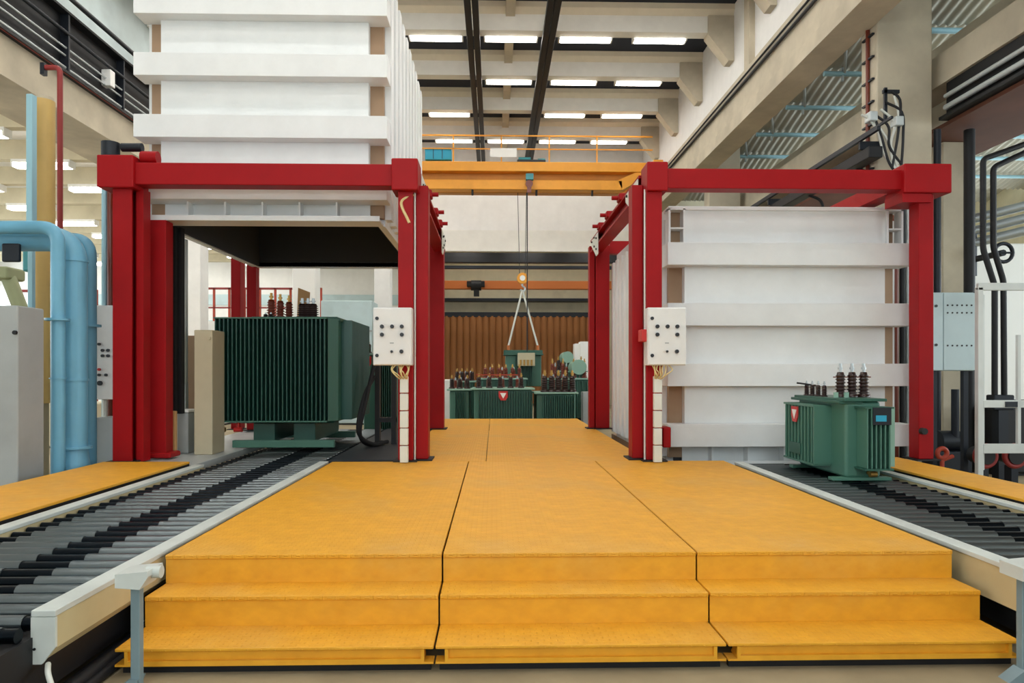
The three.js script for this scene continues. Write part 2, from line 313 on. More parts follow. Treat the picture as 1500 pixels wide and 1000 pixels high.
{ // side walkways
  const t = thing('side_walkway', 'narrow yellow walkway beside the blue pipes', 'walkway', [-4.6, 0, 6]);
  part('deck_plate', RB(-5.25, -4.1, YP, YP + 0.03, 3.2, 9.75, 0.006), m.plainYellow, t);
  for (const Z of [3.5, 6.5, 9.4]) for (const x of [-5.1, -4.25]) part('leg', B(x, x + 0.06, 0, YP, Z, Z + 0.06), m.darkSteel, t);
  part('edge_plate', B(-4.115, -4.105, 0.2, YP - 0.001, 3.2, 9.75), m.black, t);
  const r = thing('side_walkway', 'narrow yellow walkway beside the white wire-mesh frame', 'walkway', [5.3, 0, 6]);
  part('deck_plate', RB(5.03, 5.7, YP, YP + 0.03, 3.2, 10.0, 0.006), m.plainYellow, r);
  part('edge_plate', B(5.035, 5.045, 0.2, YP - 0.001, 3.2, 10.0), m.black, r);
  for (const Z of [3.5, 6.5, 9.7]) for (const x of [5.1, 5.55]) part('leg', B(x, x + 0.06, 0, YP, Z, Z + 0.06), m.darkSteel, r);
}

// ================================================================ ROLLER CONVEYORS
function conveyor(label, xa, xb, Za, Zb, railL, railR) {   // railL / railR: [x0, x1, Z0, Z1, y1]
  const t = thing('roller_conveyor', label, 'conveyor', [(xa + xb) / 2, 0, Za]);
  const r = 0.044, yc = YP - 0.094, L = xb - xa;
  const core = metric(new THREE.CylinderGeometry(r - 0.006, r - 0.006, L, 14).rotateZ(Math.PI / 2));
  const sl = metric(new THREE.CylinderGeometry(r, r, L * 0.34, 14).rotateZ(Math.PI / 2)), sr = metric(new THREE.CylinderGeometry(r, r, L * 0.27, 14).rotateZ(Math.PI / 2));
  for (let Z = Za; Z < Zb; Z += 0.185) {
    const c = shared('roller', core, m.roller, t, (xa + xb) / 2, yc, Z);
    shared('sleeve', sl, m.sleeve, c, xa + L * 0.28, yc, Z); shared('sleeve', sr, m.sleeve, c, xa + L * 0.81, yc, Z);
  }
  part('bed', [B(xa - 0.02, xb + 0.02, 0.1, 0.16, Za - 0.1, Zb), B(xa - 0.02, xa + 0.02, 0.16, 0.42, Za - 0.1, Zb), B(xb - 0.02, xb + 0.02, 0.16, 0.42, Za - 0.1, Zb)], m.black, t);
  for (const [x0, x1, Z0, Z1, yt] of [railL, railR]) {
    part('side_rail', RB(x0, x1, yt - 0.035, yt, Z0, Z1, 0.006), m.rail, t);
    part('rail_web', prism([[x0 + 0.01, yt - 0.035], [x1 - 0.005, yt - 0.035], [x1 - 0.005, yt - 0.2], [x0 + 0.05, yt - 0.27], [x0 + 0.01, yt - 0.27]], Z0 + 0.02, Z1, 'z'), m.railSide, t);
    part('end_plate', prism([[x0, yt - 0.036], [x1, yt - 0.036], [x1, yt - 0.19], [x0 + 0.055, yt - 0.28], [x0, yt - 0.28]], Z0, Z0 + 0.018, 'z'), m.rail, t);
    part('bolt', rod(V(x0 + 0.02, yt - 0.2, Z0), V(x0 + 0.02, yt - 0.2, Z0 - 0.006), 0.007), m.black, t);
  }
  for (let Z = Za + 0.3; Z < Zb; Z += 2.2) for (const x of [xa + 0.04, xb - 0.12]) part('leg', B(x, x + 0.08, 0, 0.1, Z, Z + 0.08), m.darkSteel, t);
  return t;
}
conveyor('long roller conveyor with pale side rails leading under the raised bell', -3.9, -2.41, 2.95, 16.2, [-4.04, -3.91, 3.0, 9.75, YP - 0.01], [-2.40, -2.275, 3.77, 9.9, YP + 0.01]);
conveyor('roller conveyor with pale side rails carrying the small green transformer', 3.42, 4.85, 2.95, 10.1, [3.27, 3.4, 3.9, 9.7, YP + 0.01], [4.87, 4.99, 3.0, 9.7, YP - 0.01]);
{ // plates beside the track inside the raised bell's gate
  single('track_plate', [RB(-5.3, -4.06, YP - 0.12, YP - 0.02, 9.78, 16, 0.01)], m.galv, 'grey steel floor plate beside the track inside the gate of the raised bell', 'floor plate', [-4.7, YP - 0.12, 12]);
  single('track_plate', [RB(-2.38, -1.36, YP - 0.12, YP - 0.03, 10.35, 16, 0.01)], m.darkSteel, 'dark steel floor plate between the track and the inner post of the raised bell gate', 'floor plate', [-1.9, YP - 0.12, 12]);
}

// ================================================================ OVEN BELLS (white ribbed hoods)
const bellX = [X(195, 10.38), X(567, 10.38)], BW = bellX[1] - bellX[0], BH = 3.8, BD = 4.58;
function bell(label, x0, y0, Z0, closed) {
  const x1 = x0 + BW, t = thing('oven_bell', label, 'oven hood', [(x0 + x1) / 2, y0, Z0 + 0.35]);
  const Zw = Z0 + 0.35, ze = Zw + BD;
  // walls: hollow hood, open below
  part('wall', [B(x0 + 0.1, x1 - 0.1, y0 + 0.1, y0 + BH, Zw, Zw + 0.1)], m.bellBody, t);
  part('wall', [B(x0 + 0.1, x0 + 0.2, y0 + 0.1, y0 + BH, Zw + 0.1, ze)], m.bell, t);
  part('wall', [B(x1 - 0.2, x1 - 0.1, y0 + 0.1, y0 + BH, Zw + 0.1, ze)], m.bell, t);
  part('wall', [B(x0 + 0.2, x1 - 0.2, y0 + 0.1, y0 + BH, ze - 0.1, ze)], m.bell, t);
  part('roof', [B(x0 + 0.1, x1 - 0.1, y0 + BH, y0 + BH + 0.08, Zw, ze)], m.bell, t);
  part('lining', [B(x0 + 0.2, x1 - 0.2, y0 + 0.02, y0 + BH - 0.01, Zw + 0.1, Zw + 0.13), B(x0 + 0.2, x1 - 0.2, y0 + 0.02, y0 + BH - 0.01, ze - 0.13, ze - 0.1), B(x0 + 0.2, x0 + 0.23, y0 + 0.02, y0 + BH - 0.01, Zw + 0.13, ze - 0.13), B(x1 - 0.23, x1 - 0.2, y0 + 0.02, y0 + BH - 0.01, Zw + 0.13, ze - 0.13), B(x0 + 0.23, x1 - 0.23, y0 + BH - 0.06, y0 + BH - 0.01, Zw + 0.13, ze - 0.13)], m.lining, t);
  for (let k = 0; k < 10; k++) part('lining_rib', B(x0 + 0.4 + k * 0.31, x0 + 0.43 + k * 0.31, y0 + BH - 0.16, y0 + BH - 0.06, Zw + 0.2, ze - 0.2), m.lining, t);
  part('rim', [B(x0 + 0.18, x1 - 0.12, y0, y0 + 0.035, Zw - 0.28, Zw + 0.13), B(x0 + 0.18, x1 - 0.12, y0 + 0.035, y0 + 0.075, Zw - 0.28, Zw - 0.26), B(x0 + 0.1, x0 + 0.2, y0, y0 + 0.1, Zw + 0.13, ze), B(x1 - 0.2, x1 - 0.1, y0, y0 + 0.1, Zw + 0.13, ze), B(x0 + 0.2, x1 - 0.2, y0, y0 + 0.1, ze - 0.13, ze)], m.bell, t);
  for (let k = 0; k < 5; k++) { const x = x0 + 0.3 + (k + 0.75) * (BW - 0.6) / 5.6; part('stiffener', B(x - 0.012, x + 0.012, y0 + 0.035, y0 + 0.29, Zw - 0.2, Zw), m.bell, t); }
  const rb = k => y0 + 0.29 + k * 0.885, rh = 0.33;
  for (let k = 0; k < 4; k++) {
    part('front_rib', [RB(x0, x1, rb(k), rb(k) + rh, Z0, Zw, 0.008)], m.bell, t);
    const yt = rb(k) + rh, yb2 = k < 3 ? rb(k + 1) : y0 + BH;
    part('infill_panel', RB(x0 + 0.3, x1 - 0.3, yt, yb2, Z0 + 0.2, Zw, 0.004), m.bell, t);
  }
  part('infill_panel', B(x0 + 0.3, x1 - 0.3, y0 + 0.035, rb(0), Zw - 0.015, Zw), m.bell, t);
  part('top_flange', [B(x0 + 0.05, x1 - 0.05, y0 + BH - 0.02, y0 + BH + 0.02, Zw - 0.2, Zw + 0.1), B(x0 + 0.05, x0 + 0.08, y0 + BH - 0.5, y0 + BH, Zw - 0.2, Zw), B(x1 - 0.08, x1 - 0.05, y0 + BH - 0.5, y0 + BH, Zw - 0.2, Zw), B(x0 + 0.27, x0 + 0.3, y0 + BH - 0.5, y0 + BH, Zw - 0.2, Zw), B(x1 - 0.3, x1 - 0.27, y0 + BH - 0.5, y0 + BH, Zw - 0.2, Zw), B(x0 + 0.08, x0 + 0.27, y0 + BH - 0.3, y0 + BH - 0.28, Zw - 0.2, Zw), B(x1 - 0.27, x1 - 0.08, y0 + BH - 0.3, y0 + BH - 0.28, Zw - 0.2, Zw)], m.bell, t);
  for (const s of [0, 1]) for (let k = 0; k < 10; k++) {
    const Zr = Zw + 0.12 + k * 0.48, xa = s ? x1 - 0.1 : x0, xb = s ? x1 : x0 + 0.1;
    part('side_rib', [RB(xa, xb, y0 + 0.1, y0 + BH - (closed ? 0.1 : 0.05), Zr, Zr + 0.22, 0.01)], m.bell, t);
  }
  return t;
}
const bellL = bell('white ribbed oven hood raised above the large finned transformer, black inside', bellX[0], Y(322, 10.4, 400), 10.38, false);
const bellR = bell('white ribbed oven hood lowered behind the small green transformer', X(978, 10.38), 0.4, 10.38, true);
{ // plinth of the lowered bell
  const a = X(978, 10.38), t = thing('oven_plinth', 'tan steel plinth under the lowered white hood', 'plinth', [a + BW / 2, 0, 10.6]);
  part('base', [B(a + 0.1, a + BW - 0.1, 0.02, 0.4, 10.62, 16)], m.bellBody, t);
  for (let k = 0; k < 8; k++) part('post', B(a + 0.2 + k * 0.46, a + 0.26 + k * 0.46, 0, 0.4, 10.5, 10.62), m.railSide, t);
}

// ================================================================ RED GATES
function boltHead(x, y, Z, nx = 0) { return nx ? rod(V(x, y, Z), V(x + 0.02 * nx, y, Z), 0.022, 8) : rod(V(x, y, Z), V(x, y, Z - 0.02), 0.022, 8); }
function post(t, x0, x1, Za, Zb, y1, m1 = m.red) {         // H column: two flanges across x and a web
  part('post', [B(x0, x1, YP, y1, Za, Za + 0.03), B(x0, x1, YP, y1, Zb - 0.03, Zb), B((x0 + x1) / 2 - 0.02, (x0 + x1) / 2 + 0.02, YP, y1, Za + 0.03, Zb - 0.03)], m1, t);
  part('base_plate', B(x0 - 0.06, x1 + 0.06, YP + 0.001, YP + 0.022, Za - 0.07, Zb + 0.07), m.black, t);
}
function boxPost(t, x0, x1, Za, Zb, y1, m1 = m.red) { part('post', RB(x0, x1, YP + 0.02, y1, Za, Zb, 0.012), m1, t); part('base_plate', B(x0 - 0.06, x1 + 0.06, YP + 0.001, YP + 0.02, Za - 0.07, Zb + 0.07), m.black, t); }
function sideBeam(t, xi, sgn, yb, yt) {                    // longitudinal beam over the inner posts with gusset plates, bolts and red clamps
  part('side_beam', [B(xi - 0.12, xi + 0.12, yt - 0.04, yt, 10.2, 15.35), B(xi - 0.02, xi + 0.02, yb + 0.04, yt - 0.04, 10.2, 15.35), B(xi - 0.12, xi + 0.12, yb, yb + 0.04, 10.2, 15.35)], m.red, t);
  for (const Z of [10.25, 14.2]) { const g = part('gusset_plate', prism([[Z, yt - 0.04], [Z + 0.95, yt - 0.04], [Z + 0.95, yb + 0.1], [Z + 0.25, yb - 0.22], [Z, yb - 0.22]], xi + sgn * 0.13, xi + sgn * 0.13 + 0.012), m.conduit, t);
    for (const [dz, dy] of [[0.12, -0.1], [0.12, 0.12], [0.4, 0], [0.4, 0.18], [0.75, 0.15]]) part('bolt', boltHead(xi + sgn * 0.14, yb + dy, Z + dz, sgn), m.black, g); }
  for (const Z of [11.6, 12.9, 13.9]) part('clamp', [RB(xi - 0.16, xi + 0.16, yt - 0.02, yt + 0.1, Z, Z + 0.25, 0.02), rod(V(xi + sgn * 0.1, yt + 0.04, Z + 0.12), V(xi + sgn * 0.26, yt + 0.04, Z + 0.12), 0.035)], m.red, t);
}
{ // gate of the raised bell
  const t = thing('red_gate', 'red steel gate frame around the raised white hood', 'gate frame', [-3.2, YP, 9.9]);
  const yb = Y(272, 9.9, 380), yt = Y(240, 9.9, 380);
  const xa = X(165, 9.9), xb = X(193, 9.9);
  post(t, xa, xb, 9.9, 10.22, yb - 0.02); part('post', B(xb, xb + 0.1, YP, yb - 0.02, 10.02, 10.22), m.red, t);
  const xc = X(583, 9.9), xd = X(605, 9.9);
  boxPost(t, xc, xd, 9.9, 10.15, yb - 0.02, m.red); boxPost(t, X(609, 10.02), X(627, 10.02), 10.02, 10.32, yb + 0.05, m.red);
  part('guide_rod', rod(V(X(607.5, 9.95), YP + 0.02, 9.97), V(X(607.5, 9.95), yb, 9.97), 0.012), m.conduit, t);
  boxPost(t, X(627, 15.35), X(650, 15.35), 15.35, 15.65, yt - 0.1); boxPost(t, X(338, 15.35), X(352, 15.35), 15.35, 15.65, yt - 0.1); boxPost(t, X(361, 15.1), X(375, 15.1), 15.1, 15.32, yt - 0.1);
  part('corner_head', [RB(X(141, 9.8), X(195, 9.8), Y(274, 9.8, 168), Y(226, 9.8, 168), 9.8, 10.25, 0.02)], m.red, t);
  part('corner_head', [RB(X(573, 9.8), X(612, 9.8), Y(278, 9.8, 590), Y(231, 9.8, 590), 9.8, 10.25, 0.02)], m.red, t);
  const b = part('cross_beam', [RB(X(194, 9.86), X(574, 9.86), yb, yt, 9.86, 10.12, 0.012)], m.red, t);
  part('roller_bracket', [rod(V(X(203, 9.9), yt + 0.1, 10.0), V(X(203, 9.9) + 0.22, yt + 0.1, 10.0), 0.09, 14)], m.red, t);
  part('jack', [rod(V(X(158, 9.95), Y(226, 9.9, 158), 10.02), V(X(158, 9.95), Y(205, 9.9, 158), 10.02), 0.12, 14), rod(V(X(175, 9.95), Y(212, 9.9, 175), 10.02), V(X(205, 9.95), Y(212, 9.9, 205), 10.02), 0.06, 12)], m.darkSteel, t);
  sideBeam(t, X(600, 10.2) + 0.03, 1, yb + 0.02, yt);
  part('side_beam', [B(xa - 0.2, xa - 0.01, yb, yt, 10.25, 15.4)], m.red, t);
  part('rear_beam', B(xa - 0.2, X(640, 15.4), yb, yt, 15.4, 15.62), m.red, t);
  part('cable_shoe', tube([V(xd, yb - 0.1, 9.93), V(xd - 0.16, yb - 0.22, 9.9), V(xd - 0.05, yb - 0.5, 9.9)], 0.02, 20, 8), m.cable, t);
}
{ // gate of the lowered bell
  const t = thing('red_gate', 'red steel gate frame around the lowered white hood', 'gate frame', [4, YP, 9.9]);
  const yb = Y(277, 9.85, 1150), yt = Y(248, 9.85, 1150);
  boxPost(t, X(947, 9.85), X(970, 9.85), 9.85, 10.1, yb); boxPost(t, X(926, 10.05), X(942, 10.05), 10.05, 10.33, yb + 0.1, m.red);
  part('guide_rod', rod(V(X(944.5, 9.92), YP + 0.02, 9.92), V(X(944.5, 9.92), yb, 9.92), 0.014), m.conduit, t);
  boxPost(t, X(1346, 9.85), X(1368, 9.85), 9.85, 10.1, yb); part('post', B(X(1348, 10.12), X(1360, 10.12), YP, yb, 10.12, 10.28), m.red, t);
  boxPost(t, X(864, 15.35), X(872, 15.35), 15.42, 15.65, yt - 0.1, m.red); boxPost(t, X(873, 15.35), X(893, 15.35), 15.35, 15.65, yt - 0.1);
  part('corner_head', [RB(X(948, 9.78), X(979, 9.78), Y(279, 9.78, 960), Y(236, 9.78, 960), 9.78, 10.2, 0.02)], m.red, t);
  part('corner_head', [RB(X(1325, 9.75), X(1395, 9.75), Y(282, 9.75, 1360), Y(239, 9.75, 1360), 9.75, 10.25, 0.02), B(X(1325, 9.75), X(1368, 9.75), Y(296, 9.8, 1350), Y(282, 9.8, 1350), 9.8, 10.25)], m.red, t);
  part('cross_beam', [RB(X(977, 9.83), X(1326, 9.83), yb, yt, 9.83, 10.08, 0.012)], m.red, t);
  sideBeam(t, X(945, 10.2) + 0.03, -1, yb + 0.02, yt);
  part('side_beam', [B(5.62, 5.88, 4.33, 4.55, 10.08, 15.4)], m.red, t);
  part('rear_beam', B(X(893, 15.4), 5.88, 4.33, 4.6, 15.4, 15.62), m.red, t);
  part('stop_bracket', [RB(X(970, 9.95), X(982, 9.95), Y(655, 9.95, 975), Y(625, 9.95, 975), 9.9, 10.2, 0.02)], m.red, t);
  part('knob', [rod(V(X(1350, 9.85), Y(631, 9.85, 1350), 9.85), V(X(1350, 9.85), Y(631, 9.85, 1350), 9.77), 0.045, 14)], m.black, t);
}
{ // safety props that carry the raised bell
  const ybot = Y(322, 10.4, 400), a = X(213, 10.4), b = X(242, 10.4);
  const p = thing('safety_prop', 'red prop under the raised hood beside the dark curtain', 'prop', [(a + b) / 2, YP, 10.45]);
  part('post', [RB(a, b, YP, ybot - 0.002, 10.42, 10.66, 0.012)], m.red, p);
  part('foot', [RB(a - 0.02, b + 0.1, YP, YP + 0.08, 10.34, 10.7, 0.03)], m.red, p);
  const c = thing('rubber_curtain', 'black rubber curtain hanging inside the gate of the raised hood', 'curtain', [X(250, 10.8), 1.1, 10.8]);
  for (let k = 0; k < 3; k++) part('strip', RB(X(243, 10.8) + k * 0.055, X(243, 10.8) + 0.05 + k * 0.055, 1.15, ybot, 10.8 + 0.08 * k, 10.84 + 0.08 + 0.08 * k, 0.008), m.rubber, c);
  single('guide_pipe', [rod(V(X(209, 10.3), 1.4, 10.3), V(X(209, 10.3), ybot, 10.3), 0.045, 14), rod(V(X(209, 10.3), 2.35, 10.3), V(X(209, 10.3), 2.55, 10.3), 0.06, 14), rod(V(X(209, 10.3), YP, 10.3), V(X(209, 10.3), 1.4, 10.3), 0.06, 14)], m.galv, 'grey guide pipe between the red post and the red prop', 'pipe', [X(209, 10.3), YP, 10.3]);
  single('guide_pipe', [rod(V(X(268, 11.6), 1.6, 11.6), V(X(268, 11.6), 3.9, 11.6), 0.075, 14), B(X(262, 11.6), X(274, 11.6), YP - 0.02, 1.6, 11.55, 11.65)], m.galv, 'thick pale guide pipe behind the black rubber curtain', 'pipe', [X(268, 11.6), YP, 11.6]);
}

// ================================================================ CONTROL BOXES
function controlBox(label, u0, u1, v0, v1, Z, side, postLab) {
  const um = (u0 + u1) / 2, x0 = X(u0, Z), x1 = X(u1, Z), y0 = Y(v1, Z, um), y1 = Y(v0, Z, um), w = x1 - x0, h = y1 - y0;
  const t = thing('control_box', label, 'control box', [(x0 + x1) / 2, y0, Z]);
  part('body', RB(x0, x1, y0, y1, Z + 0.02, Z + 0.22, 0.012), m.box, t);
  part('door', RB(x0 + 0.012, x1 - 0.012, y0 + 0.012, y1 - 0.012, Z, Z + 0.022, 0.006), m.box, t);
  for (const [fx, fy] of [[0.24, 0.67], [0.5, 0.67], [0.75, 0.67], [0.24, 0.53], [0.75, 0.53], [0.49, 0.24], [0.74, 0.24]])
    part(fx === 0.74 ? 'switch' : 'button', [rod(V(x0 + fx * w, y0 + fy * h, Z), V(x0 + fx * w, y0 + fy * h, Z - 0.03), fx === 0.49 ? 0.016 : 0.026, 14)], m.button, t);
  for (const fy of [0.17, 0.81]) part('lock', rod(V(x0 + 0.11 * w, y0 + fy * h, Z), V(x0 + 0.11 * w, y0 + fy * h, Z - 0.012), 0.024, 12), m.button, t);
  part('name_plate', B(x0 + 0.44 * w, x0 + 0.54 * w, y0 + 0.375 * h, y0 + 0.395 * h, Z - 0.003, Z), m.boxGrey, t);
  // looms of wires and the white duct below
  for (let k = 0; k < 7; k++) { const xa = x0 + (0.5 + 0.07 * k) * w * (side > 0 ? 1 : 1) - (side < 0 ? 0.35 * w : 0), xd = (side > 0 ? x0 + 0.78 * w : x0 + 0.3 * w) + 0.012 * (k - 3);
    part('wire', tube([V(xa, y0 + 0.01, Z + 0.1), V(xa + rnd(-0.04, 0.04), y0 - 0.06, Z + 0.03), V((xa + xd) / 2, y0 - rnd(0.09, 0.15), Z + 0.02), V(xd, y0 - 0.2, Z + 0.12)], 0.009, 14, 6), m.cable, t); }
  const xc = side > 0 ? x0 + 0.78 * w : x0 + 0.3 * w;
  for (let k = 0; k < 5; k++) { const ya = YP + 0.005, H = y0 - 0.14 - ya; part('duct_cover', RB(xc - 0.055, xc + 0.055, ya + H * k / 5 + 0.006, ya + H * (k + 1) / 5 - 0.006, Z + 0.08, Z + 0.16, 0.008), m.conduit, t); }
  return t;
}
controlBox('white push-button control box on the inner post of the raised hood gate', 546, 603, 450, 535, 9.62, 1);
controlBox('white push-button control box on the inner post of the lowered hood gate', 949, 1006, 450, 535, 9.58, -1);
single('wall_bracket', [RB(X(939, 9.7), X(949, 9.7), Y(500, 9.7), Y(482, 9.7), 9.66, 9.9, 0.01)], m.buttonRed, 'small red bracket on the edge of the control box by the lowered hood', 'bracket', [X(944, 9.7), Y(500, 9.7), 9.7]);

// ================================================================ TRANSFORMERS
function bushing(t, x, y, Z, h, r, mat = m.porcelain, top = m.brass) {
  const pr = [[r * 1.2, 0], [r * 1.2, h * 0.08]]; const n = 6;
  for (let k = 0; k < n; k++) { const a = h * (0.1 + 0.6 * k / n), b = h * (0.1 + 0.6 * (k + 0.55) / n); pr.push([r * 0.72, a], [r * (1.2 - 0.05 * k), a + h * 0.03], [r * 0.75, b]); }
  pr.push([r * 0.6, h * 0.74], [0.001, h * 0.75]);
  const b = part('bushing', lathe(pr, x, y, Z, 12), mat, t);
  part('terminal', [rod(V(x, y + h * 0.73, Z), V(x, y + h, Z), r * 0.3, 8), rod(V(x, y + h * 0.82, Z), V(x, y + h * 0.88, Z), r * 0.5, 8)], top, b); return b;
}
function emblem(t, x, y, Z, s, face = 'z') {               // red shield with a white triangle
  const sh = new THREE.Shape([[-0.5, 0.5], [0.5, 0.5], [0.5, -0.1], [0.28, -0.5], [-0.28, -0.5], [-0.5, -0.1]].map(p => new THREE.Vector2(p[0] * s, p[1] * s)));
  const tr = new THREE.Shape([[-0.34, 0.3], [0.34, 0.3], [0, -0.32]].map(p => new THREE.Vector2(p[0] * s, p[1] * s)));
  const g1 = new THREE.ExtrudeGeometry(sh, { depth: 0.012, bevelEnabled: false }), g2 = new THREE.ExtrudeGeometry(tr, { depth: 0.006, bevelEnabled: false }); g2.translate(0, 0, 0.012);
  for (const g of [g1, g2]) { if (face === 'x') g.rotateY(-Math.PI / 2); g.translate(x, y, -Z); }
  const e = part('emblem', g1, m.buttonRed, t); part('emblem_triangle', g2, m.white, e);
}
function finRow(t, x0, x1, y0, y1, Z0, Z1, n, mat, along = 'x') { // thin vertical cooling fins, spaced along x (sticking out in Z) or along Z (sticking out in x)
  const L = along === 'x' ? x1 - x0 : Z1 - Z0, p = L / n, th = Math.min(0.026, p * 0.36);
  const g = metric(along === 'x' ? new RoundedBoxGeometry(th, y1 - y0, Z1 - Z0, 1, th * 0.45) : new RoundedBoxGeometry(x1 - x0, y1 - y0, th, 1, th * 0.45));
  for (let k = 0; k < n; k++) { const c = (k + 0.5) * p; along === 'x' ? shared('fin', g, mat, t, x0 + c, (y0 + y1) / 2, (Z0 + Z1) / 2) : shared('fin', g, mat, t, (x0 + x1) / 2, (y0 + y1) / 2, Z0 + c); }
}
{ // large transformer under the raised bell
  const Z = 11.55, t = thing('large_transformer', 'large dark green finned transformer under the raised hood', 'transformer', [X(400, Z), YP - 0.05, Z]);
  const x0 = X(312, Z), x1 = X(478, Z), y0 = Y(617, Z, 400), y1 = Y(466, Z, 400), xs = X(490, Z), D = 2.3;
  part('tank', RB(x0 + 0.12, xs - 0.05, y0 - 0.05, y1 - 0.02, Z + 0.26, Z + D - 0.2, 0.05), m.greenDark, t);
  finRow(t, x0, x1, y0, y1, Z, Z + 0.26, 27, m.greenFin);
  part('fin_header', [RB(x0, x1, y1 - 0.006, y1 + 0.018, Z + 0.01, Z + 0.28, 0.006), RB(x0, x1, y0 - 0.018, y0 + 0.006, Z + 0.01, Z + 0.28, 0.006)], m.greenMid, t);
  part('corner_panel', prism([[x1 + 0.01, Z + 0.06], [x1 + 0.01, Z + 0.3], [xs + 0.02, Z + 0.4], [xs + 0.02, Z + 0.18]], y0, y1, 'y'), m.green, t);
  finRow(t, xs - 0.06, xs + 0.2, y0, y1, Z + 0.4, Z + D - 0.2, 22, m.greenFin, 'z');
  finRow(t, x0 - 0.12, x0 + 0.14, y0, y1, Z + 0.4, Z + D - 0.2, 22, m.greenFin, 'z');
  part('lid', [RB(x0 + 0.5, xs - 0.02, y1 - 0.02, y1 + 0.05, Z + 0.3, Z + D - 0.25, 0.015), RB(x0 + 0.2, xs + 0.05, y1 - 0.03, y1 + 0.02, Z + 0.2, Z + D - 0.2, 0.01)], m.green, t);
  for (const dz of [0.15, D - 0.4]) part('base_frame', RB(X(335, Z), X(486, Z), Y(657, Z, 400), Y(646, Z, 400), Z + dz, Z + dz + 0.1, 0.01), m.greenMid, t);
  for (const u of [365, 425]) part('skid', RB(X(u, Z), X(u + 32, Z), Y(648, Z, 400), y0 - 0.04, Z + 0.2, Z + D - 0.3, 0.01), m.greenDark, t);
  for (const u of [320, 345]) part('drain_valve', [rod(V(X(u, Z), y0 - 0.02, Z + 0.12), V(X(u, Z), y0 - 0.12, Z + 0.12), 0.025), rod(V(X(u + 6, Z), y0 - 0.14, Z + 0.12), V(X(u - 6, Z), y0 - 0.14, Z + 0.12), 0.04)], u === 345 ? m.buttonRed : m.brass, t);
  for (let k = 0; k < 3; k++) bushing(t, X(400 + 8 * k, Z + 0.8), y1 + 0.04, Z + 0.7 + 0.2 * k, 0.44, 0.075, m.porcelainRed, m.brass);
  part('test_board', prism([[X(402, Z), y1 + 0.05], [X(420, Z), y1 + 0.05], [X(423, Z), y1 + 0.56], [X(404, Z), y1 + 0.64]], Z + 1.3, Z + 1.33, 'z'), m.board, t);
  for (let k = 0; k < 3; k++) bushing(t, X(443 + 8 * k, Z + 0.8), y1 + 0.04, Z + 0.8, 0.36, 0.085, m.porcelain, m.steel);
  for (const u of [389, 397]) bushing(t, X(u, Z + 0.6), y1 + 0.04, Z + 0.6, 0.1, 0.04, m.porcelain, m.steel);
}
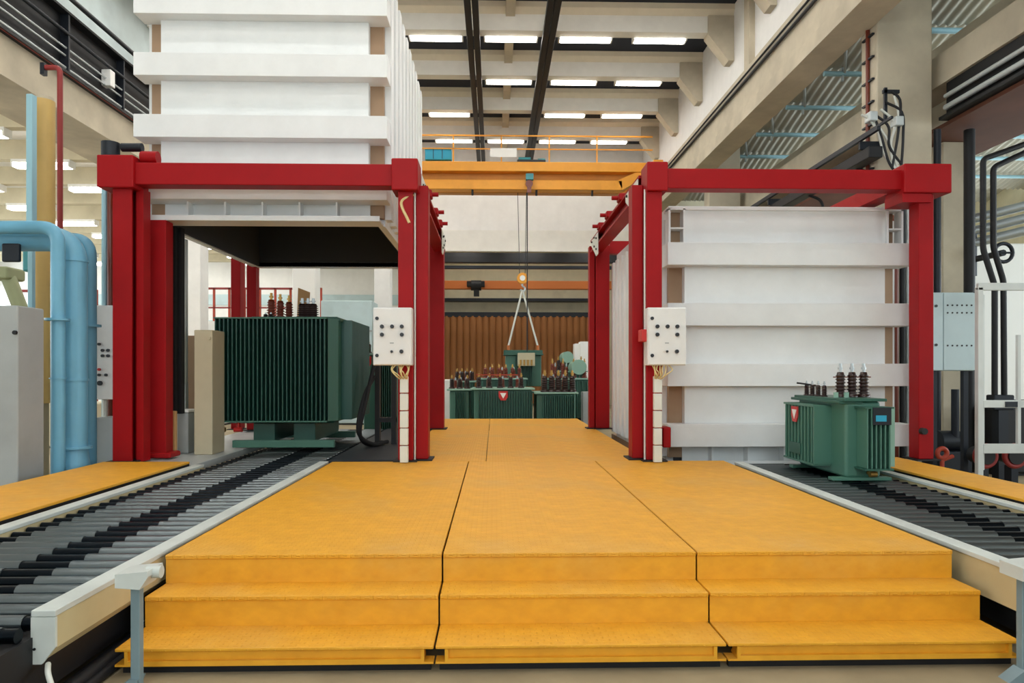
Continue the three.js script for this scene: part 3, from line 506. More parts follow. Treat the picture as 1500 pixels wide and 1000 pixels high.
{ // small transformer on the right conveyor
  const Z = 8.35, x0 = X(1238, Z), x1 = X(1296, Z), t = thing('small_transformer', 'small green finned transformer standing on the roller conveyor', 'transformer', [(x0 + x1) / 2, YP - 0.05, Z]);
  const y0 = YP + 0.1, y1 = Y(588, Z, 1250), D = 1.35;
  part('tank', RB(x0 + 0.02, x1 - 0.02, YP - 0.02, y1, Z + 0.04, Z + D, 0.04), m.greenMid, t);
  part('lid', RB(x0 - 0.02, x1 + 0.02, y1, y1 + 0.035, Z - 0.02, Z + D + 0.04, 0.008), m.green, t);
  part('lid', RB(x0 - 0.06, x1 - 0.25, y1 - 0.03, y1 + 0.005, Z + 0.02, Z + D + 0.06, 0.008), m.green, t);
  // fins of the front end, dark gaps between them
  finRow(t, x0 + 0.14, x1 - 0.02, y0 + 0.02, y1 - 0.06, Z - 0.2, Z + 0.04, 6, m.greenMid);
  part('fin_header', [B(x0 + 0.13, x1, y0, y0 + 0.02, Z - 0.2, Z + 0.04), B(x0 + 0.13, x1, y1 - 0.075, y1 - 0.055, Z - 0.2, Z + 0.04)], m.green, t);
  // long side towards the platform
  finRow(t, x0 - 0.2, x0 + 0.02, y0, y1 - 0.08, Z + 0.42, Z + 1.3, 9, m.greenMid, 'z');
  part('fin_header', [B(x0 - 0.2, x0 + 0.02, y1 - 0.085, y1 - 0.06, Z + 0.4, Z + 1.31), B(x0 - 0.2, x0 + 0.02, y0 - 0.02, y0 + 0.005, Z + 0.4, Z + 1.31), B(x0 - 0.2, x0 + 0.02, y0, y1 - 0.07, Z + 0.38, Z + 0.41)], m.greenMid, t);
  finRow(t, x1 - 0.02, x1 + 0.2, y0, y1 - 0.08, Z + 0.2, Z + 1.3, 10, m.greenMid, 'z');
  part('side_panel', B(x1 - 0.02, x1 + 0.2, y0, y1 - 0.07, Z + 0.14, Z + 0.17), m.greenPale, t);
  emblem(t, x0 - 0.205, y1 - 0.2, Z + 0.92, 0.2, 'x');
  part('mounting_plate', B(x0 + 0.22, x1 - 0.04, y1 - 0.26, y1 - 0.06, Z - 0.215, Z - 0.2), m.darkSteel, t);
  part('rating_plate', B(x0 + 0.25, x1 - 0.1, y1 - 0.22, y1 - 0.15, Z - 0.222, Z - 0.215), m.craneBlue, t);
  part('rating_label', B(x0 - 0.212, x0 - 0.2, y0 + 0.08, y0 + 0.22, Z + 0.75, Z + 1.1), m.green, t);
  for (const dz of [0.02, D - 0.2]) part('base_frame', RB(x0 - 0.14, x1 + 0.1, YP - 0.05, YP - 0.01, Z + dz, Z + dz + 0.12, 0.008), m.greenMid, t);
  part('drain_valve', [rod(V(x0 + 0.3, YP + 0.04, Z + 0.05), V(x0 + 0.3, YP + 0.04, Z - 0.07), 0.025), rod(V(x0 + 0.26, YP + 0.04, Z - 0.06), V(x0 + 0.34, YP + 0.04, Z - 0.06), 0.035)], m.brass, t);
  for (const u of [1231, 1248, 1265]) { const b = bushing(t, X(u, Z + 0.5), y1 + 0.035, Z + 0.5, 0.42, 0.062, m.porcelain, m.steel); const x = X(u, Z + 0.5); part('arcing_horn', rod(V(x - 0.09, y1 + 0.285, Z + 0.5), V(x + 0.09, y1 + 0.285, Z + 0.5), 0.008, 6), m.porcelainRed, b); }
  for (let k = 0; k < 4; k++) bushing(t, x0 + 0.04, y1 + 0.03, Z + 0.62 + 0.17 * k, 0.2, 0.035, m.porcelain, m.steel);
  part('lever', rod(V(x0 - 0.06, y1 + 0.2, Z + 1.2), V(x0 + 0.08, y1 + 0.17, Z + 0.95), 0.012), m.black, t);
  for (const u of [1240, 1256]) part('lifting_lug', B(X(u, Z), X(u + 6, Z), y1 + 0.03, y1 + 0.1, Z + 0.3, Z + 0.33), m.greenPale, t);
}
function tankTransformer(label, u0, u1, v0, Z, D, o = {}) { // transformers waiting at the far end
  const x0 = X(u0, Z), x1 = X(u1, Z), y1 = Y(v0, Z, (u0 + u1) / 2), y0 = o.y0 ?? 0.3, t = thing('finned_transformer', label, 'transformer', [(x0 + x1) / 2, o.y0 ? y0 : 0, Z], 'transformers waiting at the end of the walkway'), w = x1 - x0;
  part('tank', RB(x0 + 0.04, x1 - 0.04, y0, y1, Z + 0.16, Z + D, 0.03), o.mt || m.greenMid, t);
  part('lid', RB(x0 - 0.03, x1 + 0.03, y1, y1 + 0.05, Z + 0.02, Z + D + 0.04, 0.01), o.ml || m.greenPale, t);
  const f0 = x0 + w * (o.f0 ?? 0.06), f1 = x0 + w * (o.f1 ?? 0.94);
  if (o.fins !== 0) finRow(t, f0, f1, y0 + 0.03, y1 - 0.05, Z - 0.06, Z + 0.16, o.fins || 14, m.green);
  if (!o.y0) part('wheel_frame', [B(x0 + 0.05, x1 - 0.05, 0.1, 0.3, Z + 0.2, Z + 0.3), B(x0 + 0.05, x1 - 0.05, 0.1, 0.3, Z + D - 0.3, Z + D - 0.2), B(x0 + 0.1, x0 + 0.2, 0, 0.12, Z + 0.2, Z + D - 0.2), B(x1 - 0.2, x1 - 0.1, 0, 0.12, Z + 0.2, Z + D - 0.2)], m.darkSteel, t);
  const nb = o.nb ?? 4, hb = o.hb || 0.5;
  for (let k = 0; k < nb; k++) bushing(t, x0 + w * (o.b0 ?? 0.15) + w * ((o.b1 ?? 0.85) - (o.b0 ?? 0.15)) * (nb > 1 ? k / (nb - 1) : 0.5), y1 + 0.05, Z + 0.3, hb, o.rb || 0.075, o.mb || m.porcelain, m.brass);
  const nb2 = o.nb2 ?? 3; for (let k = 0; k < nb2; k++) bushing(t, x0 + w * (0.25 + 0.5 * k / Math.max(1, nb2 - 1)), y1 + 0.05, Z + D * 0.7, hb * 0.8, 0.06, m.porcelainRed, m.steel);
  if (o.emblem) emblem(t, x0 + w * o.emblem, y1 - 0.16, Z - 0.065, 0.26);
  if (o.busbar) part('busbar', [B(x0 + w * 0.05, x0 + w * 0.75, y1 + 0.05 + hb * 0.86, y1 + 0.05 + hb * 0.93, Z + 0.27, Z + 0.33)], o.mbus || m.orangeRed, t);
  if (o.cons) { const cx = x0 + w * o.cons[0], cy = y1 + o.cons[1], r = o.cons[2]; part('conservator', [rod(V(cx, cy, Z + 0.1), V(cx, cy, Z + 1.2), r, 24)], m.greenPale, t); part('conservator_support', [B(cx - 0.04, cx + 0.04, y1, cy, Z + 0.5, Z + 0.58), B(cx - 0.04, cx + 0.04, y1, cy, Z + 0.9, Z + 0.98)], m.greenMid, t); }
  return t;
}
tankTransformer('green transformer with red shield emblem at the end of the walkway', 692, 782, 571, 20.2, 1.5, { fins: 22, emblem: 0.5, f0: 0.08, f1: 0.99, nb: 5, hb: 0.42, busbar: 1, b0: 0.1, b1: 0.8 });
tankTransformer('green transformer with a plain wide front post, next to the one with the emblem', 656, 689, 572, 20.6, 1.5, { fins: 6, f0: 0.3, f1: 0.8, nb: 3, hb: 0.4 });
tankTransformer('green transformer with a row of tall black bushings at the end of the walkway', 784, 846, 577, 20.2, 1.5, { fins: 15, f0: 0.16, nb: 5, hb: 0.62, rb: 0.1, b0: 0.24, b1: 0.9 });
tankTransformer('green transformer with a round conservator behind the tall black bushings', 800, 868, 556, 22.6, 1.3, { fins: 8, nb: 4, hb: 0.62, mb: m.porcelainRed, cons: [0.72, 0.4, 0.24] });
tankTransformer('green transformer with a small round conservator standing farthest back', 812, 860, 545, 24.6, 1.2, { fins: 8, nb: 3, hb: 0.5, cons: [0.42, 0.52, 0.2] });
tankTransformer('pale green transformer behind the emblem transformer with short bushings', 700, 772, 556, 22.6, 1.4, { fins: 10, nb: 6, hb: 0.44, mb: m.porcelainRed, ml: m.greenPale });
tankTransformer('low grey-green transformer with scattered bushings behind the plain one', 664, 696, 560, 22.9, 1.3, { fins: 8, nb: 4, hb: 0.4 });
// transformer lifted by the crane
const ZCr = 25.7, hookX = X(766, ZCr);
{
  const t = tankTransformer('green transformer hanging from the yellow hook on two slings', 739, 795, 520, ZCr, 1.2, { y0: Y(566, ZCr), fins: 9, f0: 0.25, f1: 0.75, nb: 0, nb2: 0, mt: m.greenMid, ml: m.green });
  delete t.userData.group;
  const xa = X(758, ZCr), xb = X(783, ZCr); part('terminal_box', RB(xa, xb, Y(536, ZCr), Y(517, ZCr), ZCr - 0.35, ZCr - 0.07, 0.02), m.boxBeige, t);
  for (let k = 0; k < 4; k++) part('terminal', rod(V(xa + 0.1 + k * 0.13, Y(535, ZCr), ZCr - 0.36), V(xa + 0.1 + k * 0.13, Y(527, ZCr), ZCr - 0.36), 0.035), m.brass, t);
  part('lifting_beam', RB(X(738, ZCr), X(796, ZCr), Y(520, ZCr), Y(512, ZCr), ZCr + 0.4, ZCr + 0.7, 0.02), m.green, t);
  const k = thing('crane_hook', 'yellow crane hook block above the hanging transformer', 'crane hook', [hookX, Y(412, ZCr), ZCr + 0.5]);
  part('block', [rod(V(hookX, Y(405, ZCr), ZCr + 0.38), V(hookX, Y(405, ZCr), ZCr + 0.62), 0.2, 20)], m.crane, k);
  part('sheave_plate', rod(V(hookX, Y(405, ZCr), ZCr + 0.34), V(hookX, Y(405, ZCr), ZCr + 0.38), 0.1, 16), m.white, k);
  part('hook', [tube([V(hookX, Y(411, ZCr), ZCr + 0.5), V(hookX, Y(416, ZCr), ZCr + 0.5), V(hookX + 0.09, Y(419, ZCr), ZCr + 0.5), V(hookX + 0.05, Y(424, ZCr), ZCr + 0.5), V(hookX - 0.08, Y(422, ZCr), ZCr + 0.5)], 0.035, 24, 8)], m.steel, k);
  const yT = Y(422, ZCr), yS = Y(513, ZCr);
  for (const [u, l] of [[745, 'pale lifting sling from the hook to the lug over the emblem transformer'], [789, 'pale lifting sling from the hook to the lug beside the tall bushings']]) {
    const s = thing('lifting_sling', l, 'sling', [X(u, ZCr), yS, ZCr + 0.5]);
    part('strap', rod(V(hookX, yT, ZCr + 0.5), V(X(u, ZCr), yS + 0.16, ZCr + 0.5), 0.035, 8), m.conduit, s);
    part('shackle', rod(V(X(u, ZCr), yS + 0.2, ZCr + 0.5), V(X(u, ZCr), yS, ZCr + 0.5), 0.05, 8), m.orange, s);
  }
}

// ================================================================ OVERHEAD CRANE
{
  const yb = Y(277, ZCr), y2 = Y(263, ZCr), y3 = Y(251, ZCr), yt = Y(237, ZCr);
  const t = thing('bridge_crane', 'yellow bridge crane spanning the main hall under the lamps', 'crane', [-1.4, yb, ZCr]);
  part('girder', [RB(-8.7, X(912, ZCr), yb, y2, ZCr, ZCr + 0.45, 0.02), prism([[X(912, ZCr), yb], [5.85, y3 + 0.1], [5.85, y3 + 0.35], [X(905, ZCr), y2]], ZCr, ZCr + 0.45, 'z')], m.crane, t);
  part('web', B(-8.7, 5.75, y2 - 0.05, y3 + 0.05, ZCr + 0.3, ZCr + 0.36), m.craneWeb, t);
  part('girder', RB(-8.7, 5.85, y3, yt, ZCr - 0.05, ZCr + 0.4, 0.02), m.crane, t);
  part('girder', RB(-8.7, 5.85, y3 - 0.4, yt - 0.2, ZCr + 1.5, ZCr + 1.9, 0.02), m.craneWeb, t);
  for (const x of [-8.85, 5.75]) part('end_carriage', [RB(x - 0.15, x + 0.2, y3 - 0.1, yt - 0.05, ZCr - 0.6, ZCr + 2.4, 0.03)], m.crane, t);
  for (let k = 0; k < 8; k++) { const x = X(664, ZCr) + (k - 4) * 1.72; if (x > -8.6 && x < 5.7) part('rail_post', B(x - 0.025, x + 0.025, yt, yt + 0.95, ZCr, ZCr + 0.04), m.crane, t); }
  part('hand_rail', [B(-8.6, 5.7, yt + 0.92, yt + 0.97, ZCr, ZCr + 0.04), B(-8.6, 5.7, yt + 0.45, yt + 0.49, ZCr, ZCr + 0.04)], m.crane, t);
  const cab = part('electrics_box', RB(X(622, ZCr), X(661, ZCr), Y(233, ZCr), Y(217, ZCr), ZCr + 0.1, ZCr + 0.6, 0.02), m.craneBlue, t);
  for (let k = 0; k < 2; k++) part('panel_gap', B(X(634 + 13 * k, ZCr), X(635 + 13 * k, ZCr), Y(232, ZCr), Y(218, ZCr), ZCr + 0.09, ZCr + 0.1), m.darkSteel, cab);
  const tr = part('trolley', [RB(X(758, ZCr), X(800, ZCr), yt + 0.02, yt + 0.16, ZCr + 0.2, ZCr + 1.8, 0.02)], m.darkSteel, t);
  part('hoist_motor', rod(V(X(760, ZCr), Y(232, ZCr), ZCr + 0.4), V(X(778, ZCr), Y(232, ZCr), ZCr + 0.4), 0.17, 18), m.teal, tr);
  part('hoist_motor', rod(V(X(789, ZCr), Y(232, ZCr), ZCr + 0.5), V(X(800, ZCr), Y(232, ZCr), ZCr + 0.5), 0.15, 18), m.teal, tr);
  part('sign_plate', B(X(718, ZCr), X(757, ZCr), Y(230, ZCr), Y(217, ZCr), ZCr - 0.02, ZCr - 0.01), m.white, t);
  part('limit_box', RB(X(770, ZCr), X(781, ZCr), Y(265, ZCr), Y(256, ZCr), ZCr - 0.25, ZCr - 0.02, 0.02), m.teal, t);
  part('pulley', [rod(V(X(775, ZCr), Y(270, ZCr), ZCr - 0.18), V(X(775, ZCr), Y(270, ZCr), ZCr - 0.08), 0.13, 16), B(X(772, ZCr), X(778, ZCr), Y(283, ZCr), Y(265, ZCr), ZCr - 0.16, ZCr - 0.1)], m.porcelainRed, t);
  for (const u of [692, 786, 868]) part('festoon_hook', rod(V(X(u, ZCr), yb, ZCr + 0.1), V(X(u, ZCr), yb - 0.2, ZCr + 0.1), 0.04, 8), m.black, t);
  for (const [u, u2] of [[759, 762], [772, 770]]) part('rope', rod(V(X(u, ZCr), yb, ZCr + 0.5), V(X(u2, ZCr), Y(403, ZCr), ZCr + 0.5), 0.012, 6), m.darkSteel, t);
  const pc = thing('pendant_control', 'thin black pendant cable hanging from the crane to the lifted transformer', 'cable', [X(771.5, ZCr), Y(515, ZCr), ZCr]);
  part('cable', rod(V(X(772, ZCr), yb - 0.1, ZCr - 0.13), V(X(772, ZCr), Y(515, ZCr), ZCr - 0.13), 0.022, 6), m.black, pc);
}
{ // dark conductor rails under the roof: two pairs
  const h = 8.98; // height above the eye
  const labs = [['outer', 'hood side'], ['inner', 'hood side']];
  const defs = [[-0.66, 'dark ceiling rail nearest to the raised hood'], [-0.47, 'dark ceiling rail beside the one nearest to the raised hood'], [1.36, 'dark ceiling rail above the hook, on its hook-side edge of the pair'], [1.54, 'dark ceiling rail beside the pair above the hook, toward the columns']];
  for (const [x, l] of defs) { const t = thing('ceiling_rail', l, 'rail', [x, EYE + h, 12]);
    part('rail', RB(x - 0.08, x + 0.08, EYE + h - 0.12, EYE + h + 0.02, ZN + 1, 30.6, 0.01), m.black, t);
    for (const Zb of beamZ) part('hanger', B(x - 0.02, x + 0.02, EYE + h + 0.02, 10.93, Zb - 0.3, Zb - 0.25), m.darkSteel, t); }
}
// runway rails and cable lines on the girders
single('runway_rail', [B(6.25, 6.33, 9.2, 9.3, ZN + 0.1, ZB - 0.1), B(6.2, 6.38, 9.2, 9.22, ZN + 0.1, ZB - 0.1)], m.darkSteel, 'dark crane rail on the concrete girder above the lowered hood', 'rail', [6.3, 9.2, 12]);
single('conductor_line', [rod(V(6.1, 8.85, ZN + 0.1), V(6.1, 8.85, ZB - 0.1), 0.035, 8), rod(V(6.1, 9.0, ZN + 0.1), V(6.1, 9.0, ZB - 0.1), 0.025, 8)], m.blackCable, 'black twin conductor line along the concrete girder above the lowered hood', 'cable', [6.1, 8.85, 12]);
{ // dark steel girder and cables over the blue pipes
  const t = thing('runway_girder', 'dark steel crane runway girder with cable lines above the blue pipes', 'girder', [-8.9, 7.9, 12]);
  part('girder', [B(-9.2, -8.95, 7.9, 9.2, ZN + 0.1, ZB - 0.1), B(-9.3, -8.75, 7.9, 7.95, ZN + 0.1, ZB - 0.1), B(-9.3, -8.75, 9.15, 9.2, ZN + 0.1, ZB - 0.1)], m.black, t);
  for (const [x, y, r, mm] of [[-8.85, 8.05, 0.03, m.galv], [-8.85, 8.3, 0.022, m.galv], [-8.83, 8.45, 0.022, m.galv], [-8.8, 8.75, 0.04, m.darkSteel], [-8.6, 9.35, 0.05, m.darkSteel]]) part('cable_line', rod(V(x, y, ZN + 0.2), V(x, y, ZB - 0.2), r, 8), mm, t);
  for (let k = 0; k < 12; k++) part('stiffener', B(-8.95, -8.78, 7.95, 9.15, 4 + k * 2.2, 4.05 + k * 2.2), m.darkSteel, t);
  part('red_edge', rod(V(-8.8, 7.92, ZN + 0.2), V(-8.8, 7.92, ZB - 0.2), 0.03, 6), m.redThin, t);
  const zj = 16.5, s = thing('junction_box', 'small white junction box on the dark runway girder', 'box', [X(153, zj), Y(125, zj), zj]);
  part('body', RB(X(148, zj), X(162, zj), Y(125, zj, 155), Y(101, zj, 155), zj, zj + 0.2, 0.015), m.white, s);
  part('pipe', rod(V(X(148, zj), Y(110, zj, 155), zj + 0.1), V(X(135, zj), Y(112, zj, 155), zj + 0.1), 0.02), m.galv, s);
}
{ // right bay: dark girder face, festoon track, cable bundle
  single('runway_girder', [B(8.0, 8.2, 6.225, 6.89, ZN + 0.1, 12.5), B(7.86, 8.35, 6.225, 6.28, ZN + 0.1, 12.5)], m.black, 'dark steel girder under the concrete beam beside the near column', 'girder', [8.1, 6.22, 6]);
  single('conductor_line', [rod(V(7.92, 6.42, ZN + 0.2), V(7.92, 6.42, 12.4), 0.05, 8), rod(V(7.92, 6.62, ZN + 0.2), V(7.92, 6.62, 12.4), 0.04, 8)], m.galv, 'grey twin conductor line on the dark girder beside the near column', 'cable', [7.9, 6.42, 6]);
  const t = thing('festoon_track', 'dark festoon track with hooks running back from the near column', 'track', [7.4, 5.6, 18]);
  const xt = 6.5, h = 3.72, ya = EYE + h;
  part('track', [RB(xt - 0.05, xt + 0.2, ya - 0.04, ya + 0.16, 12.2, 24, 0.02)], m.black, t);
  part('rail', [B(xt - 0.12, xt - 0.06, ya + 0.3, ya + 0.36, 11.8, 24), B(xt + 0.0, xt + 0.04, ya + 0.42, ya + 0.46, 11.6, 24)], m.darkSteel, t);
  for (let k = 0; k < 5; k++) part('hook', [tube([V(xt + 0.1, ya - 0.03, 12.9 + k * 2), V(xt + 0.35, ya - 0.15, 12.9 + k * 2), V(xt + 0.42, ya - 0.4, 12.9 + k * 2)], 0.03, 12, 6)], m.black, t);
  for (let k = 0; k < 6; k++) part('bracket', B(xt - 0.1, xt + 0.3, ya + 0.16, ya + 0.3, 12.4 + k * 2.1, 12.46 + k * 2.1), m.darkSteel, t);
  // cable bundle on the near column
  const c = thing('cable_bundle', 'bundle of hanging pale and dark cables at the near column', 'cables', [X(1300, 12.2), Y(240, 12.2), 12.2]);
  const Zc = 12.25; const P = (u, v, dz = 0) => V(X(u, Zc), Y(v, Zc, u), Zc + dz);
  for (const [k, pts] of [[0, [[1268, 170], [1285, 190], [1295, 225], [1315, 250]]], [1, [[1275, 165], [1300, 185], [1302, 215], [1322, 245]]], [0, [[1290, 160], [1310, 180], [1305, 215], [1318, 252]]], [1, [[1280, 172], [1290, 200], [1300, 235], [1312, 255]]], [0, [[1310, 140], [1316, 170], [1305, 210], [1310, 250]]], [1, [[1296, 150], [1320, 165], [1322, 200], [1319, 250]]], [0, [[1262, 168], [1280, 178], [1300, 205], [1316, 240]]], [1, [[1305, 135], [1318, 150], [1314, 200], [1306, 245]]]]) part('cable', tube(pts.map(([u, v]) => P(u, v, -0.02 * k)), 0.022, 20, 6), k ? m.blackCable : m.conduit, c);
  for (const [u, v] of [[1308, 172], [1270, 165]]) part('clamp_box', RB(X(u, Zc), X(u + 12, Zc), Y(v + 14, Zc, u), Y(v, Zc, u), Zc - 0.1, Zc + 0.1, 0.02), m.galv, c);
  part('bracket', [B(X(1296, Zc), X(1300, Zc), Y(175, Zc, 1298), Y(128, Zc, 1298), Zc, Zc + 0.05), B(X(1294, Zc), X(1318, Zc), Y(136, Zc, 1298), Y(131, Zc, 1298), Zc, Zc + 0.05)], m.darkSteel, c);
  // cable climbing the column with saddle clips
  const d = thing('column_cable', 'brown cable with saddle clips climbing the near concrete column', 'cable', [6.74, 5, 12.8]);
  part('cable', [rod(V(6.745, 5.0, 12.8), V(6.745, 11.6, 12.8), 0.035, 8)], m.porcelainRed, d);
  for (let k = 0; k < 16; k++) part('clip', B(6.73, 6.775, 5.4 + k * 0.4, 5.43 + k * 0.4, 12.62, 12.98), m.darkSteel, d);
  for (const y of [9.7]) { struct('pilaster', B(6.3, 6.449, 9.32, 11.65, 17.6, 17.95), m.concrete); }
}
// tie bars under the saw-tooth roof
{ const p = thing('roof_tie', 'pale blue tie tube under the corrugated saw-tooth roof', 'roof tie', [7.9, 8.88, 12.5], 'tie tubes under the saw-tooth roof');
  part('tie', rod(V(7.85, 8.88, 12.5), V(20.9, 8.88, 12.5), 0.06, 10), m.paleBlue, p);
  for (const [a, b] of [[V(8.3, 8.7, 12.5), V(8.3, 9.2, 12.5)], [V(8.35, 8.88, 12.5), V(7.95, 9.3, 11.6)], [V(11.2, 8.88, 12.5), V(11.7, 8.35, 12.2)]]) part('strut', rod(a, b, 0.035, 8), m.galv, p);
  [14.7, 16.9, 19.1, 21.3, 23.5, 25.7].forEach(Z => dup(p, [7.9, 8.88, Z])); }

// ================================================================ LEFT SIDE: PIPES, CABINETS
{
  const Z = 9.4, PT = (u, v, dz = 0) => V(X(u, Z + dz), Y(v, Z + dz, u), Z + dz);
  const flange = (u, v, r, dz = 0) => rod(PT(u, v + 1.7, dz), PT(u, v - 1.7, dz), r, 24);
  const a = thing('blue_pipe', 'slim light blue pipe with an elbow running off above the grey cabinet', 'pipe', [X(85, Z), 0, Z]);
  part('pipe', bend([PT(-60, 333), PT(85, 333), V(X(85, Z), 0.0, Z)], 0.085, 0.22, 18), m.pipe, a);
  part('flange', flange(84, 468, 0.145), m.pipe, a); part('coupling', [rod(PT(85, 555), PT(85, 553), 0.1, 20)], m.pipe, a);
  const b = thing('blue_pipe', 'thick light blue duct standing between two slimmer blue pipes', 'pipe', [X(110, Z), 0, Z + 0.35]);
  part('pipe', bend([PT(-60, 350, 0.35), PT(108, 350, 0.35), V(X(108, Z + 0.35), 0.75, Z + 0.35)], 0.165, 0.34, 24), m.pipe, b);
  for (const [v, r] of [[655, 0.22], [556, 0.178], [382, 0.178]]) part('flange', flange(108, v, r, 0.35), m.pipe, b);
  part('foot_cone', rod(V(X(108, Z + 0.35), 0, Z + 0.35), V(X(108, Z + 0.35), 0.78, Z + 0.35), 0.26, 24, 0.165), m.pipe, b);
  const c = thing('blue_pipe', 'light blue pipe with a flange beside the white button panel', 'pipe', [X(134, Z), 0, Z + 0.55]);
  part('pipe', bend([PT(60, 350, 0.75), PT(132, 350, 0.75), V(X(132, Z + 0.75), 0, Z + 0.75)], 0.085, 0.25, 18), m.pipe, c);
  part('flange', flange(132, 477, 0.14, 0.75), m.pipe, c);
  const t = thing('tan_column', 'tan tubular column behind the blue pipes', 'column', [X(64, 11.2), 0, 11.2]);
  part('shaft', rod(V(X(64, 11.2), Y(590, 11.2, 64), 11.2), V(X(64, 11.2), Y(148, 11.2, 64), 11.2), 0.155, 24), m.tan, t);
  part('foot', B(X(50, 11.2), X(66, 11.2), 0, Y(590, 11.2, 64), 11.1, 11.3), m.boxBeige, t);
  part('cap', rod(V(X(66, 11.2), Y(150, 11.2, 64), 11.2), V(X(66, 11.2), Y(143, 11.2, 64), 11.2), 0.12, 20), m.concrete, t);
  single('blue_strip', [RB(X(43, 10.8), X(52, 10.8), Y(330, 10.8, 45), Y(140, 10.8, 45), 10.72, 10.84, 0.01), RB(X(44, 10.8), X(51, 10.8), 0, Y(330, 10.8, 45), 10.74, 10.82, 0.01)], m.paleBlue, 'flat pale blue upright strip in front of the tan column', 'strip', [X(47, 11), 0, 11]);
  const r = thing('red_pipe', 'thin red-brown sprinkler pipe hanging from the concrete beam', 'pipe', [X(88, 12), Y(360, 12, 88), 12]);
  part('pipe', bend([V(X(62, 12.4), Y(99, 12.4, 62), 12.4), V(X(88, 12.4), Y(99, 12.4, 88), 12.4), V(X(88, 12.4), 0.0, 12.4)], 0.045, 0.1, 12), m.redThin, r);
  part('bracket', B(X(61, 12.4), X(67, 12.4), Y(110, 12.4, 62), Y(93, 12.4, 62), 12.35, 12.45), m.darkSteel, r);
  const g = thing('grey_cabinet', 'plain grey steel cabinet beside the blue pipes', 'cabinet', [-6.4, 0, 8.6]);
  part('body', RB(X(-80, 8.6), X(26, 8.6), 0.02, Y(447, 8.6, 10), 8.6, 9.1, 0.02), m.boxGrey, g); part('plinth', B(X(-78, 8.6), X(24, 8.6), 0, 0.1, 8.62, 9.08), m.darkSteel, g);
  part('lock', rod(V(X(23, 8.6), Y(487, 8.6, 20), 8.6), V(X(23, 8.6), Y(487, 8.6, 20), 8.57), 0.025, 12), m.black, g);
  single('black_box', [RB(X(-20, 8.9), X(52, 10.2), Y(385, 9.6, 30), Y(358, 9.6, 30), 9.5, 9.56, 0.02)], m.darkSteel, 'dark bracket arm under the light blue elbow', 'bracket', [X(20, 9.8), Y(385, 9.6, 30), 9.8]);
  // button panel with cabinet below
  const Zp = 10.5, w = thing('button_panel', 'white button panel between the blue pipe and the outer red post', 'control panel', [X(150, Zp), Y(585, Zp, 150), Zp]);
  const px0 = X(141, Zp), px1 = X(172, Zp), py0 = Y(585, Zp, 155), py1 = Y(447, Zp, 155);
  part('body', RB(px0, px1, py0, py1, Zp, Zp + 0.22, 0.01), m.box, w);
  for (const [u, v, r2] of [[146, 504, 0.02], [151, 513, 0.022], [159, 513, 0.022], [151, 521, 0.022], [159, 521, 0.022], [146, 549, 0.02], [156, 549, 0.02], [147, 561, 0.035]]) part('button', rod(V(X(u, Zp), Y(v, Zp, u), Zp), V(X(u, Zp), Y(v, Zp, u), Zp - 0.03), r2, 12), m.button, w);
  part('red_light', rod(V(X(146, Zp), Y(541, Zp, 146), Zp), V(X(146, Zp), Y(541, Zp, 146), Zp - 0.03), 0.02, 12), m.buttonRed, w);
  part('stand', rod(V(X(148, Zp), Y(612, Zp, 148), Zp + 0.1), V(X(148, Zp), py0, Zp + 0.1), 0.035, 12), m.conduit, w);
  single('low_cabinet', [RB(px0, px1, 0.02, Y(611, Zp, 155), Zp - 0.05, Zp + 0.35, 0.015), rod(V(X(152, Zp), Y(682, Zp, 152), Zp - 0.06), V(X(152, Zp), Y(682, Zp, 152), Zp - 0.02), 0.03)], m.boxGrey, 'low grey cabinet under the white button panel', 'cabinet', [(px0 + px1) / 2, 0, Zp]);
  single('conduit_pair', [rod(V(X(153, 11), 0, 11), V(X(153, 11), Y(270, 11, 153), 11), 0.04, 10)], m.paleBlue, 'pale blue conduit rising behind the outer red post', 'conduit', [X(153, 11), Y(447, 11, 153), 11]);
  single('conduit_pair', [rod(V(X(162, 11), 0, 11), V(X(162, 11), Y(270, 11, 162), 11), 0.05, 10)], m.porcelainRed, 'rusty brown conduit rising behind the outer red post', 'conduit', [X(162, 11), Y(447, 11, 162), 11]);
  // inside the gate
  const Zi = 10.95; single('beige_cabinet', [RB(X(284, Zi), X(311, Zi), YP - 0.02, Y(483, Zi, 295), Zi, Zi + 0.5, 0.015), rod(V(X(307, Zi), Y(495, Zi, 305), Zi), V(X(307, Zi), Y(495, Zi, 305), Zi - 0.03), 0.025)], m.boxBeige, 'beige cabinet beside the large transformer', 'cabinet', [X(298, Zi), YP - 0.02, Zi]);
  single('brown_board', [RB(X(258, 11.6), X(286, 11.6), YP - 0.02, Y(490, 11.6, 270), 11.9, 11.97, 0.01)], m.bellBody, 'brown board leaning behind the beige cabinet', 'board', [X(270, 11.6), YP - 0.02, 11.9]);
  single('wood_block', [RB(X(241, 10.7), X(256, 10.7), YP, Y(602, 10.7, 248), 10.72, 10.79, 0.01)], m.wood, 'pale wooden block beside the foot of the red prop', 'block', [X(248, 10.7), YP, 10.85]);
  single('wood_block', [RB(X(203, 10.5), X(212, 10.5), YP, Y(602, 10.5, 208), 10.55, 10.7, 0.01)], m.wood, 'pale wooden block between the outer red post and the prop', 'block', [X(208, 10.5), YP, 10.6]);
  const tr = thing('grey_bin', 'small grey bin with a pale lid behind the red prop', 'bin', [X(266, 10.9), YP, 11.2]);
  part('body', RB(X(258, 11.1), X(275, 11.1), YP - 0.02, Y(604, 11.1, 266), 11.12, 11.4, 0.02), m.boxGrey, tr); part('lid', RB(X(257, 11.1), X(276, 11.1), Y(604, 11.1, 266), Y(600, 11.1, 266), 11.1, 11.42, 0.01), m.white, tr);
}
